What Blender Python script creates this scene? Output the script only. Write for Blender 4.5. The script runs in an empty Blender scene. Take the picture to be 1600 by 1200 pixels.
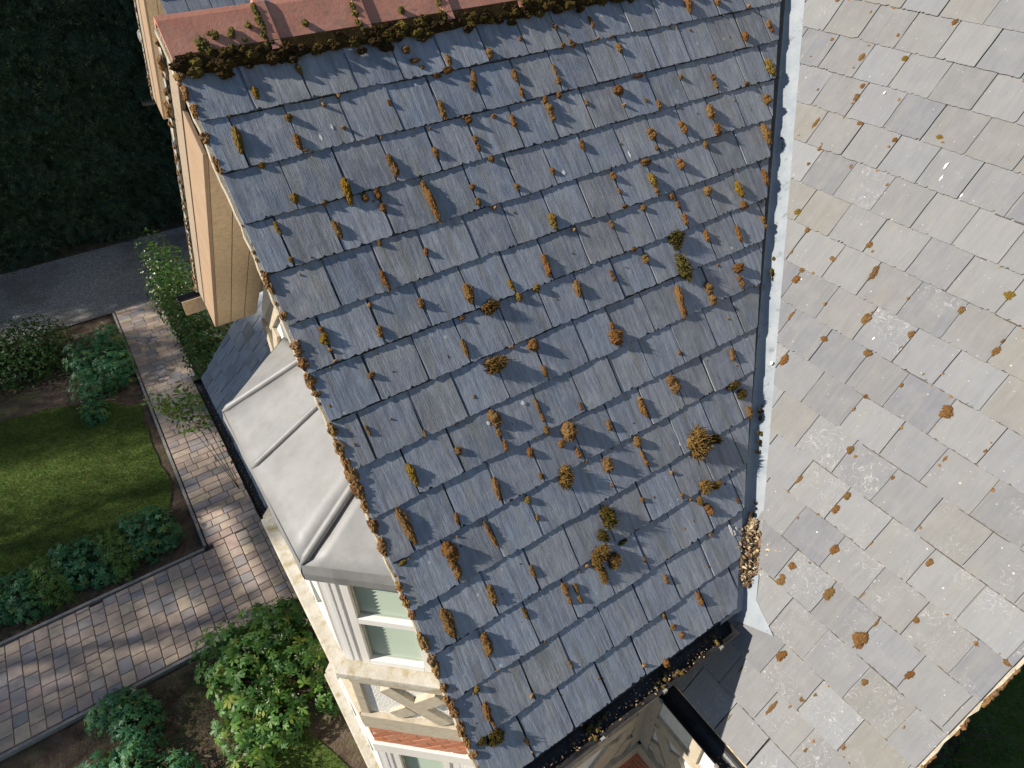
import bpy, bmesh, math, random
import numpy as np
from mathutils import Vector, Matrix, noise
random.seed(7); RNG = np.random.default_rng(7)
scene = bpy.context.scene
COL = scene.collection

# ------------------------------------------------------------------ camera
cam_d = bpy.data.cameras.new('camera'); cam = bpy.data.objects.new('camera', cam_d); COL.objects.link(cam)
RIGHT = Vector((0.8288173, -0.5593784, -0.0125559)); DOWN = Vector((-0.3728387, -0.5354153, -0.7578402)); FWD = Vector((0.4171968, 0.6327924, -0.6523194))
mw = Matrix.Identity(4)
for i in range(3):
    mw[i][0] = RIGHT[i]; mw[i][1] = -DOWN[i]; mw[i][2] = -FWD[i]
mw.translation = Vector((-2.3566, -1.0572, 8.4967))
cam.matrix_world = mw
cam_d.sensor_width = 36; cam_d.lens = 23.634; cam_d.clip_start = 0.05; cam_d.clip_end = 500
scene.camera = cam

# ------------------------------------------------------------------ light
SUN = Vector((-0.775, 0.284, 0.565)).normalized()
EL = math.asin(SUN.z)
world = bpy.data.worlds.new('World'); scene.world = world; world.use_nodes = True
wn = world.node_tree.nodes; wl = world.node_tree.links
for n in list(wn): wn.remove(n)
wo = wn.new('ShaderNodeOutputWorld'); wb = wn.new('ShaderNodeBackground'); sky = wn.new('ShaderNodeTexSky')
sky.sky_type = 'NISHITA'; sky.sun_disc = False; sky.sun_elevation = EL
sky.sun_rotation = math.atan2(SUN.x, SUN.y)
sky.air_density = 1.15; sky.dust_density = 0.25; sky.ozone_density = 2.0
wb.inputs['Strength'].default_value = 0.065
wl.new(sky.outputs[0], wb.inputs[0]); wl.new(wb.outputs[0], wo.inputs[0])
sd = bpy.data.lights.new('sun', 'SUN'); sun = bpy.data.objects.new('sun', sd); COL.objects.link(sun)
sd.energy = 5.0; sd.angle = math.radians(0.55); sd.color = (1.0, 0.93, 0.82)
sun.rotation_euler = SUN.to_track_quat('Z', 'Y').to_euler(); sun.location = (-20, 6, 20)
vs = scene.view_settings
scene.display_settings.display_device = 'sRGB'
vs.view_transform = 'Standard'; vs.look = 'None'; vs.gamma = 1; vs.use_curve_mapping = False
vs.exposure = 0.62
scene.cycles.max_bounces = 8; scene.cycles.diffuse_bounces = 4; scene.cycles.transparent_max_bounces = 8

# ------------------------------------------------------------------ material helpers
class NT:
    def __init__(s, name):
        s.m = bpy.data.materials.new(name); s.m.use_nodes = True
        s.t = s.m.node_tree; s.n = s.t.nodes; s.l = s.t.links
        s.b = s.n['Principled BSDF']
    def new(s, ty, **kw):
        n = s.n.new(ty)
        for k, v in kw.items(): setattr(n, k, v)
        return n
    def put(s, sock, v):
        if isinstance(v, bpy.types.NodeSocket): s.l.new(v, sock)
        elif v is not None: sock.default_value = v
    def coord(s, scale=(1, 1, 1), rnd=True, rot=(0, 0, 0)):
        tc = s.new('ShaderNodeTexCoord'); mp = s.new('ShaderNodeMapping')
        mp.inputs['Scale'].default_value = scale; mp.inputs['Rotation'].default_value = rot
        src = tc.outputs['Object']
        if rnd:
            oi = s.new('ShaderNodeObjectInfo'); va = s.new('ShaderNodeVectorMath', operation='MULTIPLY_ADD')
            cx = s.new('ShaderNodeCombineXYZ')
            for i in range(3): s.l.new(oi.outputs['Random'], cx.inputs[i])
            s.l.new(cx.outputs[0], va.inputs[0]); va.inputs[1].default_value = (37, 53, 19); s.l.new(src, va.inputs[2]); src = va.outputs[0]
        s.l.new(src, mp.inputs['Vector']); return mp.outputs[0]
    def noise(s, vec, scale, detail=4, rough=.55, dist=0):
        n = s.new('ShaderNodeTexNoise'); s.put(n.inputs['Vector'], vec)
        n.inputs['Scale'].default_value = scale; n.inputs['Detail'].default_value = detail
        n.inputs['Roughness'].default_value = rough; n.inputs['Distortion'].default_value = dist
        return n.outputs['Fac']
    def voro(s, vec, scale, out='Distance', feature='F1'):
        n = s.new('ShaderNodeTexVoronoi', feature=feature); s.put(n.inputs['Vector'], vec); n.inputs['Scale'].default_value = scale
        return n.outputs[out]
    def rng(s, v, a, b, c=0., d=1.):
        n = s.new('ShaderNodeMapRange'); s.put(n.inputs[0], v)
        for i, x in enumerate((a, b, c, d)): n.inputs[i + 1].default_value = x
        return n.outputs[0]
    def math(s, op, a, b=None):
        n = s.new('ShaderNodeMath', operation=op); s.put(n.inputs[0], a)
        if b is not None: s.put(n.inputs[1], b)
        return n.outputs[0]
    def mix(s, f, a, b, mode='MIX'):
        n = s.new('ShaderNodeMix', data_type='RGBA', blend_type=mode); s.put(n.inputs[0], f)
        for i, v in ((6, a), (7, b)):
            if not isinstance(v, bpy.types.NodeSocket) and len(v) == 3: v = (*v, 1)
            s.put(n.inputs[i], v)
        return n.outputs[2]
    def ramp(s, f, stops, interp='LINEAR'):
        n = s.new('ShaderNodeValToRGB'); s.put(n.inputs[0], f); cr = n.color_ramp; cr.interpolation = interp
        while len(cr.elements) < len(stops): cr.elements.new(1)
        for e, (p, c) in zip(cr.elements, stops): e.position = p; e.color = (*c, 1)
        return n.outputs[0]
    def rnd(s): return s.new('ShaderNodeObjectInfo').outputs['Random']
    def isl(s): return s.new('ShaderNodeNewGeometry').outputs['Random Per Island']
    def bump(s, h, dist=.005, strength=1.):
        n = s.new('ShaderNodeBump'); s.put(n.inputs['Height'], h); n.inputs['Distance'].default_value = dist; n.inputs['Strength'].default_value = strength
        s.l.new(n.outputs[0], s.b.inputs['Normal'])
    def out(s, col, rough=.8, spec=None):
        s.put(s.b.inputs['Base Color'], (*col, 1) if isinstance(col, tuple) and len(col) == 3 else col)
        s.put(s.b.inputs['Roughness'], rough)
        if spec is not None: s.b.inputs['Specular IOR Level'].default_value = spec
        return s.m

def slate_mat(name, pale):
    k = NT(name)
    v = k.coord((1, 1, 1)); st = k.coord((55, 7, 20)); fine = k.coord((170, 22, 60))
    r = k.rnd()
    if pale:
        base = k.ramp(r, [(0, (0.178, 0.174, 0.174)), (.25, (0.217, 0.217, 0.220)), (.45, (0.162, 0.165, 0.179)), (.65, (0.200, 0.192, 0.178)), (.8, (0.188, 0.190, 0.202)), (1, (0.231, 0.235, 0.245))])
    else:
        base = k.ramp(r, [(0, (0.227, 0.255, 0.307)), (.2, (0.305, 0.339, 0.398)), (.4, (0.246, 0.262, 0.302)), (.55, (0.331, 0.358, 0.404)), (.7, (0.267, 0.271, 0.292)), (.85, (0.215, 0.244, 0.298)), (1, (0.293, 0.334, 0.406))])
    n1 = k.noise(st, 1, 6, .7); n2 = k.noise(v, 9, 4, .6); n3 = k.noise(fine, 1, 3, .6)
    c = k.mix(k.rng(n1, .34, .66), base, k.mix(.85, base, (.54, .54, .57) if not pale else (.86, .86, .86), 'MULTIPLY'))
    c = k.mix(k.rng(n2, .45, .75, 0, .6 if not pale else .35), c, (.35, .355, .36) if not pale else (.245, .244, .24))
    c = k.mix(k.rng(k.noise(k.coord((34, 2.2, 9)), 1, 3), .5, .72, 0, .6 if not pale else .3), c, (.115, .115, .118) if not pale else (.205, .203, .20))
    # olive algae film that runs down with the rain
    al = k.noise(k.coord((22, 3, 5)), 1, 3); c = k.mix(k.rng(al, .52, .75, 0, .5 if not pale else .25), c, (.19, .175, .10) if not pale else (.25, .236, .185))
    # round pale lichen spots
    vd = k.voro(v, 16 if not pale else 30); vc = k.voro(v, 16 if not pale else 30, 'Color')
    sp = k.new('ShaderNodeSeparateColor'); k.l.new(vc, sp.inputs[0])
    size = k.rng(sp.outputs[0], .86, 1, 0, .17)
    spot = k.math('LESS_THAN', k.math('ADD', vd, k.rng(k.noise(v, 120, 2), 0, 1, -.02, .02)), size)
    c = k.mix(k.math('MULTIPLY', spot, k.rng(sp.outputs[1], 0, 1, .25, .8)), c, (.5, .5, .48))
    vd2 = k.voro(v, 70); vc2 = k.voro(v, 70, 'Color'); sp2 = k.new('ShaderNodeSeparateColor'); k.l.new(vc2, sp2.inputs[0])
    c = k.mix(k.math('MULTIPLY', k.math('LESS_THAN', vd2, k.rng(sp2.outputs[0], .9, 1, 0, .22)), .6), c, (.5, .5, .47))
    if pale == 2:
        # thin white lichen squiggles
        zone = k.rng(k.noise(v, 3.2, 2), .47, .62); w = k.rng(k.noise(v, 30, 2), .3, .7, .005, .017)
        q = k.math('ABSOLUTE', k.math('SUBTRACT', k.noise(v, 17, 2.2, .5, 1.6), .5))
        line = k.math('LESS_THAN', q, w)
        c = k.mix(k.math('MULTIPLY', k.math('MULTIPLY', line, zone), .45), c, (.44, .44, .43))
        blot = k.rng(k.noise(v, 11, 6, .7), .60, .75, 0, .12); c = k.mix(k.math('MULTIPLY', blot, zone), c, (.34, .34, .335))
        soil = k.noise(v, 2.2, 3); c = k.mix(k.rng(soil, .5, .75, 0, .25), c, (.20, .19, .158))
    h = k.math('ADD', k.math('MULTIPLY', n1, .55), k.math('ADD', k.math('MULTIPLY', n3, .22), k.math('MULTIPLY', k.noise(v, 14, 5, .65), .5)))
    k.bump(h, .0055 if not pale else .003, .9)
    return k.out(c, k.math('ADD', k.rng(n2, .3, .7, .30, .52), k.rng(r, 0, 1, 0, .14)), .6) if not pale else k.out(c, .88, .2)

def simple(name, c1, c2, scale, rough=.75, bumpd=.002, stretch=(1, 1, 1), spec=.4, extra=None, lo=.35, hi=.65, rnd=True, bscale=6):
    k = NT(name); v = k.coord(stretch, rnd)
    n = k.noise(v, scale, 5, .6)
    c = k.mix(k.rng(n, lo, hi), c1, c2)
    if extra:
        c3, sc3, a, b, f = extra
        c = k.mix(k.rng(k.noise(k.coord((1, 1, 1), rnd), sc3, 5, .65), a, b, 0, f), c, c3)
    if bumpd: k.bump(k.noise(v, scale * bscale, 4, .6), bumpd)
    return k.out(c, rough, spec)

M = {}
M['slate'] = slate_mat('weathered_slate', False)
M['pale_slate'] = slate_mat('pale_slate', 1); M['lichen_slate'] = slate_mat('lichen_marked_slate', 2)
M['batten'] = simple('roof_underlay', (.035, .034, .033), (.06, .058, .055), 20)
M['lead'] = simple('lead_sheet', (0.191, 0.191, 0.193), (0.251, 0.251, 0.249), 2.6, .5, .003, (1, 1, 1), .4, ((0.158, 0.152, 0.140), 7, .5, .75, .6), bscale=2)
M['valley_lead'] = simple('valley_lead_sheet', (.225, .255, .285), (.29, .31, .33), 9, .85, .003, (1, 1, 1), .25, ((.09, .09, .09), 14, .58, .75, .8))
M['clay'] = simple('terracotta_clay', (.46, .195, .135), (.54, .26, .185), 8, .8, .0015, (1, 1, 1), .3, ((.26, .15, .11), 16, .5, .72, .8))
M['mortar'] = simple('cream_mortar', (.50, .45, .36), (.36, .31, .23), 30, .95, .006, extra=((.26, .18, .07), 12, .55, .7, .7))
M['wood'] = simple('tan_painted_wood', (.60, .44, .27), (.74, .56, .37), 4, .65, .0012, (8, 1, 8), .3, ((.32, .21, .12), 26, .6, .74, .75))
M['pinkwood'] = simple('pink_tan_painted_wood', (.35, .24, .155), (.40, .28, .19), 6, .6, .001, (4, 1, 1), .3, ((.22, .16, .12), 20, .62, .75, .5))
M['greywood'] = simple('weathered_grey_board', (.30, .235, .175), (.38, .30, .22), 9, .8, .002, (2, 8, 8), .3, ((.18, .14, .1), 12, .55, .7, .6))
M['timber'] = simple('weathered_timber', (.40, .34, .25), (.50, .44, .34), 5, .85, .003, (3, 3, 12), .3, ((.25, .21, .16), 15, .55, .72, .6))
M['render'] = simple('white_roughcast_render', (.72, .70, .65), (.80, .78, .73), 30, .95, .012, bscale=2.2, extra=((.45, .42, .36), 45, .66, .74, .6))
M['cream'] = simple('cream_painted_wood', (0.702, 0.666, 0.608), (0.738, 0.702, 0.655), 5, .45, .0005)
M['beige'] = simple('beige_sandstone', (0.437, 0.396, 0.323), (0.504, 0.473, 0.418), 12, .9, .004, extra=((0.302, 0.232, 0.095), 9, .48, .66, .85))
M['whitepaint'] = simple('white_window_frame', (0.720, 0.702, 0.670), (0.738, 0.720, 0.698), 4, .4, 0)
M['black'] = simple('black_gutter_plastic', (.012, .012, .014), (.03, .03, .03), 12, .4, .001)
M['brickmortar'] = simple('pale_brick_mortar', (.55, .50, .42), (.62, .57, .49), 40, .95, .004)
k = NT('red_brick'); v = k.coord(); M['brick'] = (k.bump(k.noise(v, 60, 4), .003), k.out(k.mix(k.rng(k.noise(v, 18, 4), .4, .7, 0, .5), k.ramp(k.rnd(), [(0, (.36, .13, .07)), (.4, (.42, .165, .09)), (.75, (.45, .20, .12)), (1, (.50, .16, .055))]), (.30, .17, .12)), .9, .3))[1]
k = NT('block_paver'); v = k.coord(); c = k.ramp(k.rnd(), [(0, (0.348, 0.268, 0.222)), (.25, (0.452, 0.351, 0.279)), (.45, (0.382, 0.306, 0.279)), (.62, (0.270, 0.259, 0.270)), (.8, (0.522, 0.417, 0.299)), (1, (0.418, 0.296, 0.261))])
c = k.mix(k.rng(k.noise(v, 8, 5, .65), .42, .7, 0, .6), c, (0.240, 0.208, 0.184)); c = k.mix(k.rng(k.noise(v, 160, 2), .6, .75, 0, .35), c, (0.512, 0.432, 0.352))
k.bump(k.noise(v, 140, 3), .002); M['paver'] = k.out(c, .9, .3)
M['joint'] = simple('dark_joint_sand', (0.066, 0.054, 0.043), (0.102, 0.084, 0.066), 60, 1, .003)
M['shade_grime'] = simple('joint_shade_grime', (.020, .019, .018), (.045, .040, .033), 40, 1, 0)  # dark tone for debris and painted shade between the dark slates
M['kerb'] = simple('concrete_kerb', (.20, .19, .18), (.27, .26, .245), 25, .9, .002)
M['soil'] = simple('bare_soil', (0.065, 0.044, 0.031), (0.130, 0.098, 0.072), 6, 1, .03, (1, 1, 1), .2, ((0.091, 0.098, 0.039), 1.3, .5, .62, .6), bscale=5)
M['turf'] = simple('lawn_turf', (.055, .098, .020), (.095, .120, .034), 5, 1, .01, spec=.1)
k = NT('gravel'); v = k.coord((1, 1, 1), False); vc = k.voro(v, 55, 'Color'); sp = k.new('ShaderNodeSeparateColor'); k.l.new(vc, sp.inputs[0])
c = k.ramp(sp.outputs[0], [(0, (0.160, 0.157, 0.152)), (.5, (0.272, 0.264, 0.256)), (.85, (0.368, 0.352, 0.336)), (1, (0.576, 0.560, 0.544))]); c = k.mix(k.rng(k.noise(v, .8, 4), .45, .65, 0, .6), c, (0.136, 0.120, 0.104))
k.bump(k.voro(v, 55), .012); M['gravel'] = k.out(c, .9, .3)
k = NT('window_glass'); k.b.inputs['Base Color'].default_value = (.05, .07, .06, 1); k.b.inputs['Roughness'].default_value = .04; k.b.inputs['Specular IOR Level'].default_value = .6
tr = k.new('ShaderNodeBsdfTransparent'); tr.inputs[0].default_value = (.93, .96, .93, 1); mx = k.new('ShaderNodeMixShader'); mx.inputs[0].default_value = .14
k.l.new(tr.outputs[0], mx.inputs[1]); k.l.new(k.b.outputs[0], mx.inputs[2]); k.l.new(mx.outputs[0], k.n['Material Output'].inputs[0]); M['glass'] = k.m
M['blind'] = simple('pale_green_blind', (.74, .78, .72), (.78, .80, .74), 3, .7, 0)
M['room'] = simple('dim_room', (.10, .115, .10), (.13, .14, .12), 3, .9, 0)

def moss_mat(name, stops, isl=False, top=(.42, .22, .06)):
    k = NT(name); v = k.coord((1, 1, 1))
    c = k.ramp(k.rnd() if not isl else k.isl(), stops); n = k.noise(v, 130, 3, .7)
    c = k.mix(k.rng(n, .35, .7), k.mix(1, c, (.5, .45, .42), 'MULTIPLY'), c)
    c = k.mix(k.rng(k.noise(v, 45, 3), .5, .75, 0, .55), c, top)
    k.bump(n, .006); return k.out(c, 1, .1)
M['moss'] = moss_mat('orange_brown_moss', [(0, (.26, .125, .045)), (.3, (.31, .165, .06)), (.6, (.27, .17, .07)), (.85, (.33, .20, .085)), (1, (.20, .12, .06))])
M['moss_y'] = moss_mat('ochre_moss', [(0, (.33, .20, .03)), (.5, (.30, .21, .045)), (1, (.27, .19, .06))], top=(.40, .27, .05))
M['moss_g'] = moss_mat('olive_moss', [(0, (.10, .085, .02)), (.5, (.17, .125, .035)), (1, (.13, .12, .035))], top=(.25, .17, .045))
M['moss_t'] = moss_mat('golden_moss', [(0, (.33, .20, .06)), (.5, (.28, .17, .05)), (1, (.25, .15, .05))], top=(.45, .31, .12))
M['moss_dark'] = moss_mat('dark_ridge_moss', [(0, (.035, .022, .010)), (.6, (.07, .045, .014)), (.85, (.11, .085, .02)), (1, (.20, .155, .035))], True, (.08, .055, .02))
M['moss_verge'] = moss_mat('russet_verge_moss', [(0, (.20, .10, .055)), (.4, (.30, .17, .07)), (.7, (.24, .15, .085)), (1, (.34, .22, .08))], True)

def leaf_mat(name, stops, rough=.5, trans=.25):
    k = NT(name); c = k.ramp(k.isl(), stops)
    c = k.mix(k.rng(k.noise(k.coord((1, 1, 1), False), 2.5, 3), .35, .65, 0, .45), c, k.mix(1, c, (.6, .7, .7), 'MULTIPLY'))
    k.out(c, rough, .35)
    t = k.new('ShaderNodeBsdfTranslucent'); k.put(t.inputs[0], k.mix(1, c, (1.1, 1.25, .6), 'MULTIPLY')); mx = k.new('ShaderNodeMixShader'); mx.inputs[0].default_value = trans
    k.l.new(k.b.outputs[0], mx.inputs[1]); k.l.new(t.outputs[0], mx.inputs[2]); k.l.new(mx.outputs[0], k.n['Material Output'].inputs[0]); return k.m
M['leaf'] = leaf_mat('bright_geranium_leaf', [(0, (0.048, 0.138, 0.034)), (.5, (0.085, 0.193, 0.036)), (.88, (0.138, 0.248, 0.044)), (1, (0.262, 0.276, 0.048))])
M['leaf_blue'] = leaf_mat('blue_green_leaf', [(0, (0.031, 0.128, 0.056)), (.6, (0.053, 0.178, 0.075)), (.93, (0.093, 0.217, 0.066)), (1, (0.202, 0.248, 0.054))])
M['leaf_box'] = leaf_mat('small_box_leaf', [(0, (0.023, 0.065, 0.016)), (.6, (0.042, 0.098, 0.021)), (1, (0.085, 0.143, 0.029))])
M['leaf_laurel'] = leaf_mat('glossy_laurel_leaf', [(0, (0.020, 0.056, 0.013)), (.55, (0.037, 0.094, 0.018)), (.9, (0.081, 0.156, 0.025)), (.97, (0.112, 0.188, 0.031)), (1, (0.200, 0.100, 0.037))], .35)
M['leaf_dark'] = leaf_mat('dark_conifer_leaf', [(0, (0.015, 0.036, 0.021)), (.6, (0.027, 0.060, 0.033)), (.95, (0.048, 0.098, 0.045)), (1, (0.180, 0.225, 0.060))], .5, .1)
M['leaf_rose'] = leaf_mat('young_rose_leaf', [(0, (.07, .17, .03)), (.5, (.13, .23, .035)), (.85, (.24, .28, .04)), (1, (.26, .15, .06))])
M['grass'] = leaf_mat('grass_blade', [(0, (.055, .105, .016)), (.5, (.085, .135, .022)), (.85, (.12, .15, .034)), (1, (.20, .17, .07))], .6, .3)
M['flower'] = leaf_mat('cream_flower', [(0, (.55, .52, .36)), (1, (.72, .70, .58))], .7, .2)
M['litter'] = leaf_mat('dry_leaf_litter', [(0, (.05, .035, .022)), (.35, (.16, .10, .06)), (.6, (.30, .16, .08)), (.8, (.50, .36, .20)), (1, (.64, .52, .34))], .8, .1)
M['bark'] = simple('rough_bark', (.07, .05, .035), (.12, .09, .065), 12, .95, .01)
M['stem'] = simple('green_stem', (.06, .07, .02), (.12, .08, .03), 12, .8, 0)

# ------------------------------------------------------------------ object helpers
def link(name, me, mat=None, parent=None, mw=None, kind=None, label=None, cat=None, group=None):
    o = bpy.data.objects.new(name, me); COL.objects.link(o)
    if mat is not None and me is not None and not me.materials: me.materials.append(mat)
    if parent is not None: o.parent = parent
    if mw is not None: o.matrix_world = mw; 
    for kk, vv in (('kind', kind), ('label', label), ('category', cat), ('group', group)):
        if vv: o[kk] = vv
    return o
def mesh(name, verts, faces):
    me = bpy.data.meshes.new(name); me.from_pydata([tuple(v) for v in verts], [], faces); me.update(); return me
def bm_mesh(name, bm, smooth=False):
    bmesh.ops.recalc_face_normals(bm, faces=bm.faces[:])
    me = bpy.data.meshes.new(name); bm.to_mesh(me); bm.free()
    if smooth:
        for p in me.polygons: p.use_smooth = True
    return me
def box(bm, x0, x1, y0, y1, z0, z1, mat=None):
    vs_ = [Vector((x, y, z)) for x in (x0, x1) for y in (y0, y1) for z in (z0, z1)]
    if mat: vs_ = [mat @ v for v in vs_]
    b = [bm.verts.new(v) for v in vs_]
    for f in ((0, 1, 3, 2), (4, 6, 7, 5), (0, 4, 5, 1), (2, 3, 7, 6), (0, 2, 6, 4), (1, 5, 7, 3)): bm.faces.new([b[i] for i in f])
def boxo(name, dims, mat, parent=None, frame=None, bev=0, label=None, kind=None, jit=0):
    """an object of one box; dims in the frame's local axes"""
    bm = bmesh.new(); box(bm, *dims)
    if bev: bmesh.ops.bevel(bm, geom=bm.edges[:], offset=bev, segments=2, affect='EDGES', profile=.6)
    if jit:
        bmesh.ops.subdivide_edges(bm, edges=[e for e in bm.edges if e.calc_length() > .25], cuts=4, use_grid_fill=True)
        for v in bm.verts: v.co += Vector((random.uniform(-jit, jit), random.uniform(-jit, jit), random.uniform(-jit, jit)))
    if frame: bm.transform(frame)
    return link(name, bm_mesh(name, bm), mat, parent, kind=kind, label=label)
def bar(name, a, b, w, h, nrm, mat, parent, bev=.004):
    """a beam from a to b, w wide along the wall, h deep along nrm"""
    a, b, nrm = Vector(a), Vector(b), Vector(nrm).normalized(); d = b - a; L = d.length; d.normalize(); s = nrm.cross(d).normalized()
    fr = Matrix(((d.x, s.x, nrm.x, a.x), (d.y, s.y, nrm.y, a.y), (d.z, s.z, nrm.z, a.z), (0, 0, 0, 1)))
    return boxo(name, (0, L, -w / 2, w / 2, -.01, h), mat, parent, fr, bev)
def frame4(o, x, y, z):
    return Matrix(((x[0], y[0], z[0], o[0]), (x[1], y[1], z[1], o[1]), (x[2], y[2], z[2], o[2]), (0, 0, 0, 1)))
def tube(bm, pts, rads, seg=6):
    rings = []
    for i, p in enumerate(pts):
        p = Vector(p); d = (Vector(pts[min(i + 1, len(pts) - 1)]) - Vector(pts[max(i - 1, 0)])).normalized()
        a = d.orthogonal().normalized(); b = d.cross(a)
        rings.append([bm.verts.new(p + (a * math.cos(t) + b * math.sin(t)) * rads[i]) for t in [2 * math.pi * j / seg for j in range(seg)]])
    for r0, r1 in zip(rings, rings[1:]):
        for j in range(seg): bm.faces.new((r0[j], r0[(j + 1) % seg], r1[(j + 1) % seg], r1[j]))
    for r in (rings[0], rings[-1]):
        try: bm.faces.new(r)
        except ValueError: pass
def clip(poly, a, b, c):
    out = []
    for i, p in enumerate(poly):
        q = poly[(i + 1) % len(poly)]; dp = a * p[0] + b * p[1] + c; dq = a * q[0] + b * q[1] + c
        if dp >= 0: out.append(p)
        if (dp >= 0) != (dq >= 0):
            t = dp / (dp - dq); out.append((p[0] + (q[0] - p[0]) * t, p[1] + (q[1] - p[1]) * t))
    return out
def prism(name, poly, h0, h1, mat, parent, frame, label=None):
    """polygon in the frame's xy plane, from height h0 to h1"""
    n = len(poly); vs_ = [frame @ Vector((x, y, h)) for h in (h0, h1) for x, y in poly]
    fs = [tuple(range(n))[::-1], tuple(range(n, 2 * n))] + [(i, (i + 1) % n, n + (i + 1) % n, n + i) for i in range(n)]
    return link(name, mesh(name, vs_, fs), mat, parent, label=label)

# foliage: many copies of one small leaf in one mesh
def leaf_template(kind):
    if kind == 'palmate':
        pts = [(0, 0)]
        for a in (-105, -52, 0, 52, 105):
            L = 1.0 if a == 0 else (.92 if abs(a) < 60 else .7); r = math.radians(a)
            for da, f in ((-19, .62), (-8, .93), (8, .97), (19, .62)):
                rr = r + math.radians(da); pts.append((math.sin(rr) * L * f, math.cos(rr) * L * f))
        vs_ = [(x * .5, y * .5, -.16 * (x * x + y * y)) for x, y in pts]
        fs = []
        for i in range(5):
            b = 1 + i * 4; fs += [(0, b, b + 3), (b, b + 1, b + 2), (b, b + 2, b + 3)]
        return vs_, fs
    if kind == 'oval':
        return [(0, 0, 0), (-.2, .35, .05), (.2, .35, .05), (-.17, .7, .02), (.17, .7, .02), (0, 1, -.08)], [(0, 2, 1), (1, 2, 4), (1, 4, 3), (3, 4, 5)]
    if kind == 'frond':
        vs_, fs = [], []
        for i, (y, w) in enumerate(((.1, .28), (.35, .34), (.6, .27), (.82, .16))):
            for s in (-1, 1):
                b = len(vs_); vs_ += [(0, y, 0), (s * w, y + .16, -.05), (s * .04, y + .15, .01)]; fs.append((b, b + 1, b + 2))
        b = len(vs_); vs_ += [(-.03, 0, 0), (.03, 0, 0), (0, 1, -.04)]; fs.append((b, b + 1, b + 2)); return vs_, fs
    return [(-.5, 0, 0), (.5, 0, 0), (.12, 1, .25)], [(0, 1, 2)]
def scatter(name, P_, Nrm, size, shape, mat, parent=None, upright=False, **kw):
    tv, tf = leaf_template(shape); tv = np.array(tv, float); tf = np.array(tf, int)
    P_ = np.asarray(P_, float); N = len(P_)
    Z = np.asarray(Nrm, float); Z = Z / (np.linalg.norm(Z, axis=1, keepdims=True) + 1e-9)
    r = RNG.normal(size=(N, 3)); Y = r - (r * Z).sum(1, keepdims=True) * Z; Y /= np.linalg.norm(Y, axis=1, keepdims=True) + 1e-9
    if upright: Z, Y = Y, Z
    X = np.cross(Y, Z); size = np.asarray(size, float).reshape(N, -1)
    if size.shape[1] == 1: size = np.repeat(size, 3, 1)
    V = P_[:, None] + (tv[None, :, 0:1] * X[:, None] * size[:, None, 0:1] + tv[None, :, 1:2] * Y[:, None] * size[:, None, 1:2] + tv[None, :, 2:3] * Z[:, None] * size[:, None, 2:3])
    F = (tf[None] + (np.arange(N) * len(tv))[:, None, None]).reshape(-1, 3)
    me = bpy.data.meshes.new(name); me.vertices.add(N * len(tv)); me.vertices.foreach_set('co', V.reshape(-1))
    me.loops.add(F.size); me.loops.foreach_set('vertex_index', F.reshape(-1).astype(np.int32))
    me.polygons.add(len(F)); me.polygons.foreach_set('loop_start', np.arange(0, F.size, 3, dtype=np.int32)); me.update(calc_edges=True)
    return link(name, me, mat, parent, **kw)
def lump_points(lumps, n, shell=.55):
    """points near the skin of a union of ellipsoids (x, y, z, rx, ry, rz)"""
    L = np.array(lumps, float); w = (L[:, 3] * L[:, 4] + L[:, 4] * L[:, 5] + L[:, 3] * L[:, 5]); idx = RNG.choice(len(L), n, p=w / w.sum())
    d = RNG.normal(size=(n, 3)); d /= np.linalg.norm(d, axis=1, keepdims=True)
    rad = 1 - shell * RNG.random(n) ** 2
    P_ = L[idx, :3] + d * L[idx, 3:] * rad[:, None]
    nn = d + np.array([0, 0, .7]) + RNG.normal(size=(n, 3)) * .45
    return P_, nn

# ------------------------------------------------------------------ ground and garden floor
bm = bmesh.new(); box(bm, -150, 150, -150, 150, -.4, 0); link('ground', bm_mesh('ground', bm), M['soil'], kind='structure')
def sheet(name, pts, z, mat, n=0):
    return link(name, mesh(name, [(x, y, z) for x, y in pts], [tuple(range(len(pts)))]), mat, kind='structure')
def wobble(pts, step=.25, amp=.06):
    out = []
    for i, p in enumerate(pts):
        q = pts[(i + 1) % len(pts)]; L = math.dist(p, q); m = max(1, int(L / step))
        for j in range(m):
            t = j / m; out.append((p[0] + (q[0] - p[0]) * t + random.uniform(-amp, amp), p[1] + (q[1] - p[1]) * t + random.uniform(-amp, amp)))
    return out
lawnA = wobble([(-12, 7.7), (-3.1, 7.75), (-3.0, 8.6), (-3.05, 10.6), (-3.7, 11.3), (-4.6, 11.6), (-12, 11.9)])
lawnB = wobble([(-6.5, 1.2), (-2.35, 1.3), (-2.3, 2.6), (-2.65, 3.5), (-3.05, 3.45), (-3.3, 2.9), (-6.5, 2.6)])
lawnC = wobble([(1.0, -14), (14, -14), (14, 1), (5, -.9), (2.0, -1.7), (1.0, -2.2)])
for pts in (lawnA, lawnB, lawnC): sheet('lawn', pts, .02, M['turf'])
def inpoly(P2, poly):
    x, y = P2[:, 0], P2[:, 1]; c = np.zeros(len(P2), bool); n = len(poly)
    for i in range(n):
        (x1, y1), (x2, y2) = poly[i], poly[(i + 1) % n]
        m = ((y1 > y) != (y2 > y)) & (x < (x2 - x1) * (y - y1) / (y2 - y1 + 1e-12) + x1); c ^= m
    return c
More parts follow.
